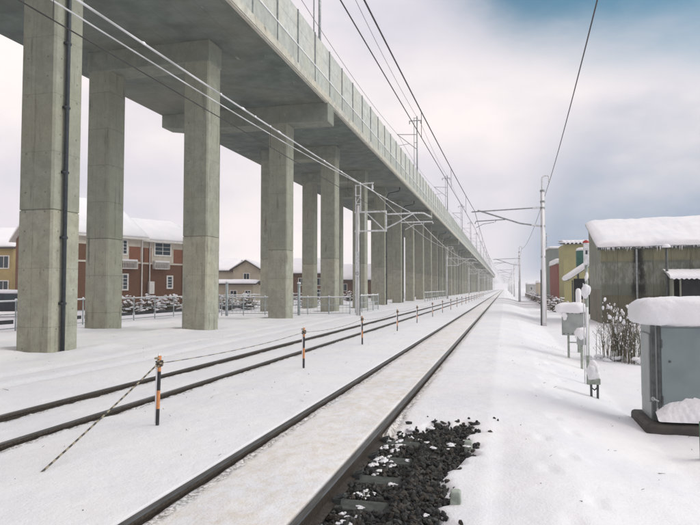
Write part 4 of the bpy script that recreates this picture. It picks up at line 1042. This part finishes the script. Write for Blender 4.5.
# green marker post at the frame edge
M_GREENK = simple('dull_green_paint', (.07,.16,.09), (.05,.12,.07), .6, 0, 9)
p = at(701.5, 7.25); t = thing('marker_post', 'short dull green post in the snow at the right edge', 'post', (p.x, p.y, gz(p.x, p.y)))
MB().box((-.055,-.05,-.3),(.055,.05,.45)).build('post', M_GREENK, t, bevel=.008)
MB().box((-.02,-.054,.02),(.035,-.0505,.40)).build('red_stripe', simple('faded_red', (.26,.07,.06), None, .7), t)
MB().pillow((0,0,.452), (.055,.05,.02), .5, 6, 4).build('snow_cap', M_SNOW, t, True)
# signal pole with a red-topped box
p = at(586.5, 12.5); zg = gz(p.x, p.y)
sp_ = thing('signal_pole', 'slim grey pole with a tall white box and red cap near the warehouse', 'signal pole', (p.x, p.y, zg))
hz = zv(240, 12.5) - zg
MB().path([(0,0,-.4),(0,0,hz-.45)], .034, 10).build('pole', M_STUB, sp_, True)
MB().path([(-.065,0,-.3),(-.065,0,hz-.9)], .012, 6).bar((-.065,0,1.2),(0,0,1.2),.02,.02).bar((-.065,0,.5),(0,0,.5),.02,.02).build('side_rod', M_FROST, sp_)
MB().box((-.05,-.06,hz-.52),(.05,.06,hz-.06)).build('box', M_FROST, sp_, bevel=.01)
MB().box((-.02,-.066,hz-.3),(.02,-.0605,hz-.22)).build('lens', M_DARKSTEEL, sp_)
MB().path([(0,0,hz-.062),(0,0,hz-.03),(0,0,hz+.0)], [.07,.06,.02], 10).build('red_cap', simple('red_paint', (.42,.05,.045), None, .5), sp_, True)
lump(lump(MB(), (-.02,-.02,zv(291,12.5)-zg), (.07,.08,.14), 2, 10), (.0,-.02,zv(276,12.5)-zg), (.035,.045,.09), 3).build('clinging_snow', M_SNOW, sp_, True)
MB().path([(-.01,-.03,.6),(-.01,-.034,1.6)], [.02,.03], 6).build('snow_crust', M_SNOW, sp_, True)
# small snow-topped device on a forked stub
p = at(592.5, 10.75); zg = gz(p.x, p.y); dv = thing('trackside_device', 'small snow-topped box on a forked stub at the foot of the signal pole', 'trackside device', (p.x, p.y, zg))
MB().bar((-.05,0,-.2),(-.055,0,.24),.035,.05).bar((.05,0,-.2),(.055,0,.24),.035,.05).path([(-.05,0,.24),(-.045,0,.17),(0,-.0,.13),(.045,0,.17),(.05,0,.24)], .014, 6).build('fork', M_DARKSTEEL, dv)
MB().box((-.095,-.08,.235),(.095,.08,.34)).build('box', M_STUB, dv, bevel=.012)
_c = lump(MB().pillow((-.01,0,.345), (.105,.095,.16), .7, 10, 8, .012, seed=4), (-.02,0,.46), (.10,.09,.14), 5, 12).mesh('snow_cap', M_SNOW, True); crumple(put('snow_cap', _c, dv), .03, .06, 1)
# bolted terminal box on two legs
p = at(561, 16.9); zg = gz(p.x, p.y); M_BOX = simple('grey_terminal_box', (.36,.38,.37), (.30,.32,.31), .55, .2, 6)
tb = thing('terminal_box', 'grey bolted terminal box on two legs under snow beside the track', 'terminal box', (p.x, p.y, zg), -.12)
zb0, zb1 = zv(335, 16.9)-zg, zv(311, 16.9)-zg
MB().box((0,0,zb0),(.62,.30,zb1)).build('body', M_BOX, tb, bevel=.012)
MB().box((.03,-.025,zb0+.03),(.59,.0,zb1-.03)).build('cover', M_BOX, tb, bevel=.008)
for x in (.06,.17,.28,.39,.50,.57):
    for z in (zb0+.05, zb1-.06): put('bolt', bt, tb, (x,-.024,z))
for x in (.17, .52): MB().box((x-.03,.1,-.5),(x+.03,.16,zb0)).build('leg', M_STUB, tb)
MB().bar((.17,.13,.4),(.52,.13,.4),.03,.03).build('brace', M_STUB, tb)
_c = MB().pillow((.25,.15,zb1), (.42,.24,.24), .6, 16, 10, .02, seed=7).mesh('snow_cap', M_SNOW, True); crumple(put('snow_cap', _c, tb), .07, .15, 1)
lump(MB(), (.08,-.04,zb1-.13), (.08,.04,.10), 9).build('stuck_snow', M_SNOW, tb, True)
p = at(580.5, 15.2); zg = gz(p.x, p.y); t = thing('junction_box', 'small box swallowed by snow between terminal box and signal pole', 'junction box', (p.x, p.y, zg))
MB().path([(0,0,-.4),(0,0,.62)], .03, 8).build('leg', M_STUB, t); MB().box((-.11,-.09,.6),(.11,.09,.85)).build('body', M_BOX, t, bevel=.01)
_c = lump(MB(), (-.02,-.02,.88), (.15,.13,.17), 12, 16).mesh('snow_cap', M_SNOW, True); crumple(put('snow_cap', _c, t), .05, .08, 1)
p = at(578, 19.5); zg = gz(p.x, p.y); t = thing('snowy_post', 'thick white snow-coated post behind the terminal box', 'post', (p.x, p.y, zg)); hz = zv(289, 19.5)-zg
MB().path([(0,0,-.4),(0,0,hz-.1)], .05, 8).build('post', M_STUB, t); MB().path([(0,-.01,.3),(0,-.01,hz-.12),(0,0,hz-.02),(0,0,hz+.02)], [.075,.09,.075,.03], 10).build('snow_coat', M_SNOW, t, True)

# ------------------------------------------------------------------ dry weeds with snow
M_STALK = simple('dry_stalk', (.17,.145,.10), (.11,.095,.07), .9, 0, 8)
M_STALK2 = simple('green_grey_stalk', (.10,.105,.07), (.07,.07,.05), .9, 0, 8)
def weeds(u, d, n, rx, ry, h, label, seed, caps=14):
    rnd = random.Random(seed); p = at(u, d); zg = gz(p.x, p.y); t = thing('dry_weed_clump', label, 'weeds', (p.x, p.y, zg), 0, 'dry weeds by the warehouse')
    b = MB(); cp = MB()
    for i in range(n):
        x, y = rnd.gauss(0, rx*.5), rnd.gauss(0, ry*.5); hh = h*rnd.uniform(.55, 1.05); lx, ly = rnd.gauss(0,.17)*hh, rnd.gauss(0,.17)*hh
        z0 = gz(p.x+x, p.y+y) - zg - .05; q = [Vector((x+lx*f*f, y+ly*f*f, z0+hh*f)) for f in (0,.35,.7,1)]
        b.path(q, [.008,.0065,.005,.003], 4, rnd.randint(0,1), False)
        for k in range(rnd.randint(6, 11)):
            f = rnd.uniform(.25,1); c = q[0].lerp(q[3], f); a = rnd.uniform(0,6.28); l = rnd.uniform(.08,.26)
            b.path([c, c+Vector((math.cos(a)*l*.6, math.sin(a)*l*.6, l*.75))], [.0045,.002], 3, rnd.randint(0,1), False)
            if rnd.random() < .2:
                e = c+Vector((math.cos(a)*l*.6, math.sin(a)*l*.6, l*.75)); cp.pillow(e, (.014,.014,.026), .9, 3, 3, flat=False)
        if i < caps:
            lump(cp, q[3], (rnd.uniform(.025,.05), rnd.uniform(.025,.05), rnd.uniform(.05,.11)), i, 4)
    for i in range(8):
        cp.pillow((rnd.gauss(0,rx*.5), rnd.gauss(0,ry*.5), rnd.uniform(.0,.12)), (.12,.10,.08), .8, 6, 5, .015, seed=i+30)
    b.build('stalks', [M_STALK, M_STALK2], t)['kind'] = 'stuff'; cp.build('snow_tufts', M_SNOW, t, True)['kind'] = 'stuff'
weeds(610, 17.5, 34, .45, .5, 1.45, 'tall dry weeds with snow tufts, left clump below the warehouse corner', 1)
weeds(621, 17.0, 50, .42, .5, 1.70, 'tall dense dry weeds with snow tufts in the middle of the clump row', 2, 20)
weeds(632, 16.6, 44, .42, .5, 1.60, 'tall dry weeds with snow tufts right behind the cabinet', 3)
rnd = random.Random(5)
for k, (u, d, lab) in enumerate(((556, 52, 'low snowy bush beside the pole, nearest to the olive building'), (547, 66, 'low snowy bush under the tall grey-green building'), (536, 92, 'low brown bush in the row behind the second pole'), (531, 120, 'small faint bush farther along the line of poles'), (349, 78, 'snow-laden shrub in front of the brown house beside the nearest mast'), (129, 42, 'snowy shrub behind the fence, leftmost one before the apartment house'), (149, 43, 'snowy shrub behind the fence, second one before the apartment house'), (171, 44, 'snowy shrub behind the fence, rightmost one before the apartment house'), (228, 46, 'snowy shrub behind the crossing fence at its left gate post'), (247, 47, 'snowy shrub behind the crossing fence before the low shed'), (309, 52, 'snowy shrub behind the crossing fence right of its middle gate post'))):
    p = at(u, d); zg = gz(p.x, p.y); t = thing('snowy_bush', lab, 'bush', (p.x, p.y, zg), 0, 'snowy bushes')
    b = MB(); c = MB()
    for i in range(150):
        a, e, r = rnd.uniform(0,6.28), rnd.uniform(.1,1.5), rnd.uniform(.5,1.1); q = Vector((math.cos(a)*math.cos(e)*r*1.2, math.sin(a)*math.cos(e)*r*1.2, math.sin(e)*r*1.2))
        b.path([q*.1, q*.6+Vector((rnd.uniform(-.1,.1),rnd.uniform(-.1,.1),.05)), q], [.025,.015,.006], 4, 0, False)
        if rnd.random() < .55: c.pillow(q, (rnd.uniform(.06,.16), rnd.uniform(.06,.16), rnd.uniform(.04,.09)), .8, 4, 4, .02, seed=i)
    b.build('twigs', M_STALK, t)['kind'] = 'stuff'; c.build('snow_tufts', M_SNOW, t, True)['kind'] = 'stuff'
# brown boundary fence of boards along the line on the right
p0, p1 = at(541, 60), at(521.5, 150)
t = thing('board_fence', 'low weathered board fence running along the line past the right poles', 'fence', (p0.x+.8, p0.y, -.5)); dv_ = (p1-p0); nb = 46
pm = MB().box((-.5,-.02,-.3),(.5,.02,.85)).mesh('board', simple('weathered_board', (.20,.17,.14), (.14,.12,.10), .9, 0, 3, rnd=.5))
for i in range(nb):
    q = dv_*(i/nb); o = put('board', pm, t, (q.x, q.y, random.uniform(-.08,.05))); o.rotation_euler = (random.uniform(-.05,.05), 0, math.atan2(dv_.y, dv_.x)); o.scale = (dv_.length/nb*.98, 1, 1)
MB().path([dv_*(i/60)+Vector((0,0,.86+.03*math.sin(i*1.7))) for i in range(61)], .07, 6).build('snow_ridge', M_SNOW, t, True)

# bits of dead grass and grit blown on to the snow
db = MB(); rnd = random.Random(77)
for i in range(300):
    if i < 150: x, y = rnd.uniform(-18, -6.6), rnd.uniform(6, 45)
    elif i < 230: x, y = rnd.uniform(-.2, 3.2), rnd.uniform(3.5, 26)
    else: x, y = rnd.uniform(-4.9, -1.5), rnd.uniform(3, 22)
    z = gz(x, y) + .004; a_ = rnd.uniform(0, 6.28); l_ = rnd.uniform(.008, .03) if rnd.random() < .9 else rnd.uniform(.05, .11)
    p_ = Vector((x, y, z)); q_ = p_ + Vector((math.cos(a_)*l_, math.sin(a_)*l_, rnd.uniform(-.004, .02)))
    db.path([p_, q_], [rnd.uniform(.002,.005), .0015], 4, 0, False)
tag(db.build('blown_debris', M_STALK), 'bits of dead grass and grit scattered on the snow', 'debris', kind='stuff')

# ------------------------------------------------------------------ haze
hz_ = MB().box((-2400,-2400,-2.2),(2400,2700,24)).mesh('haze', [])
hm = bpy.data.materials.new('haze_air'); hm.use_nodes = True; nt = hm.node_tree; nt.nodes.clear()
pv = nt.nodes.new('ShaderNodeVolumePrincipled'); pv.inputs['Color'].default_value = (.93,.91,.93,1); pv.inputs['Density'].default_value = .0007; pv.inputs['Anisotropy'].default_value = .2
om = nt.nodes.new('ShaderNodeOutputMaterial'); nt.links.new(pv.outputs[0], om.inputs['Volume'])
hz_.materials.clear(); hz_.materials.append(hm); o = put('haze', hz_); o['kind'] = 'stuff'; o['label'] = 'pale winter haze over the whole line'; o['category'] = 'haze'
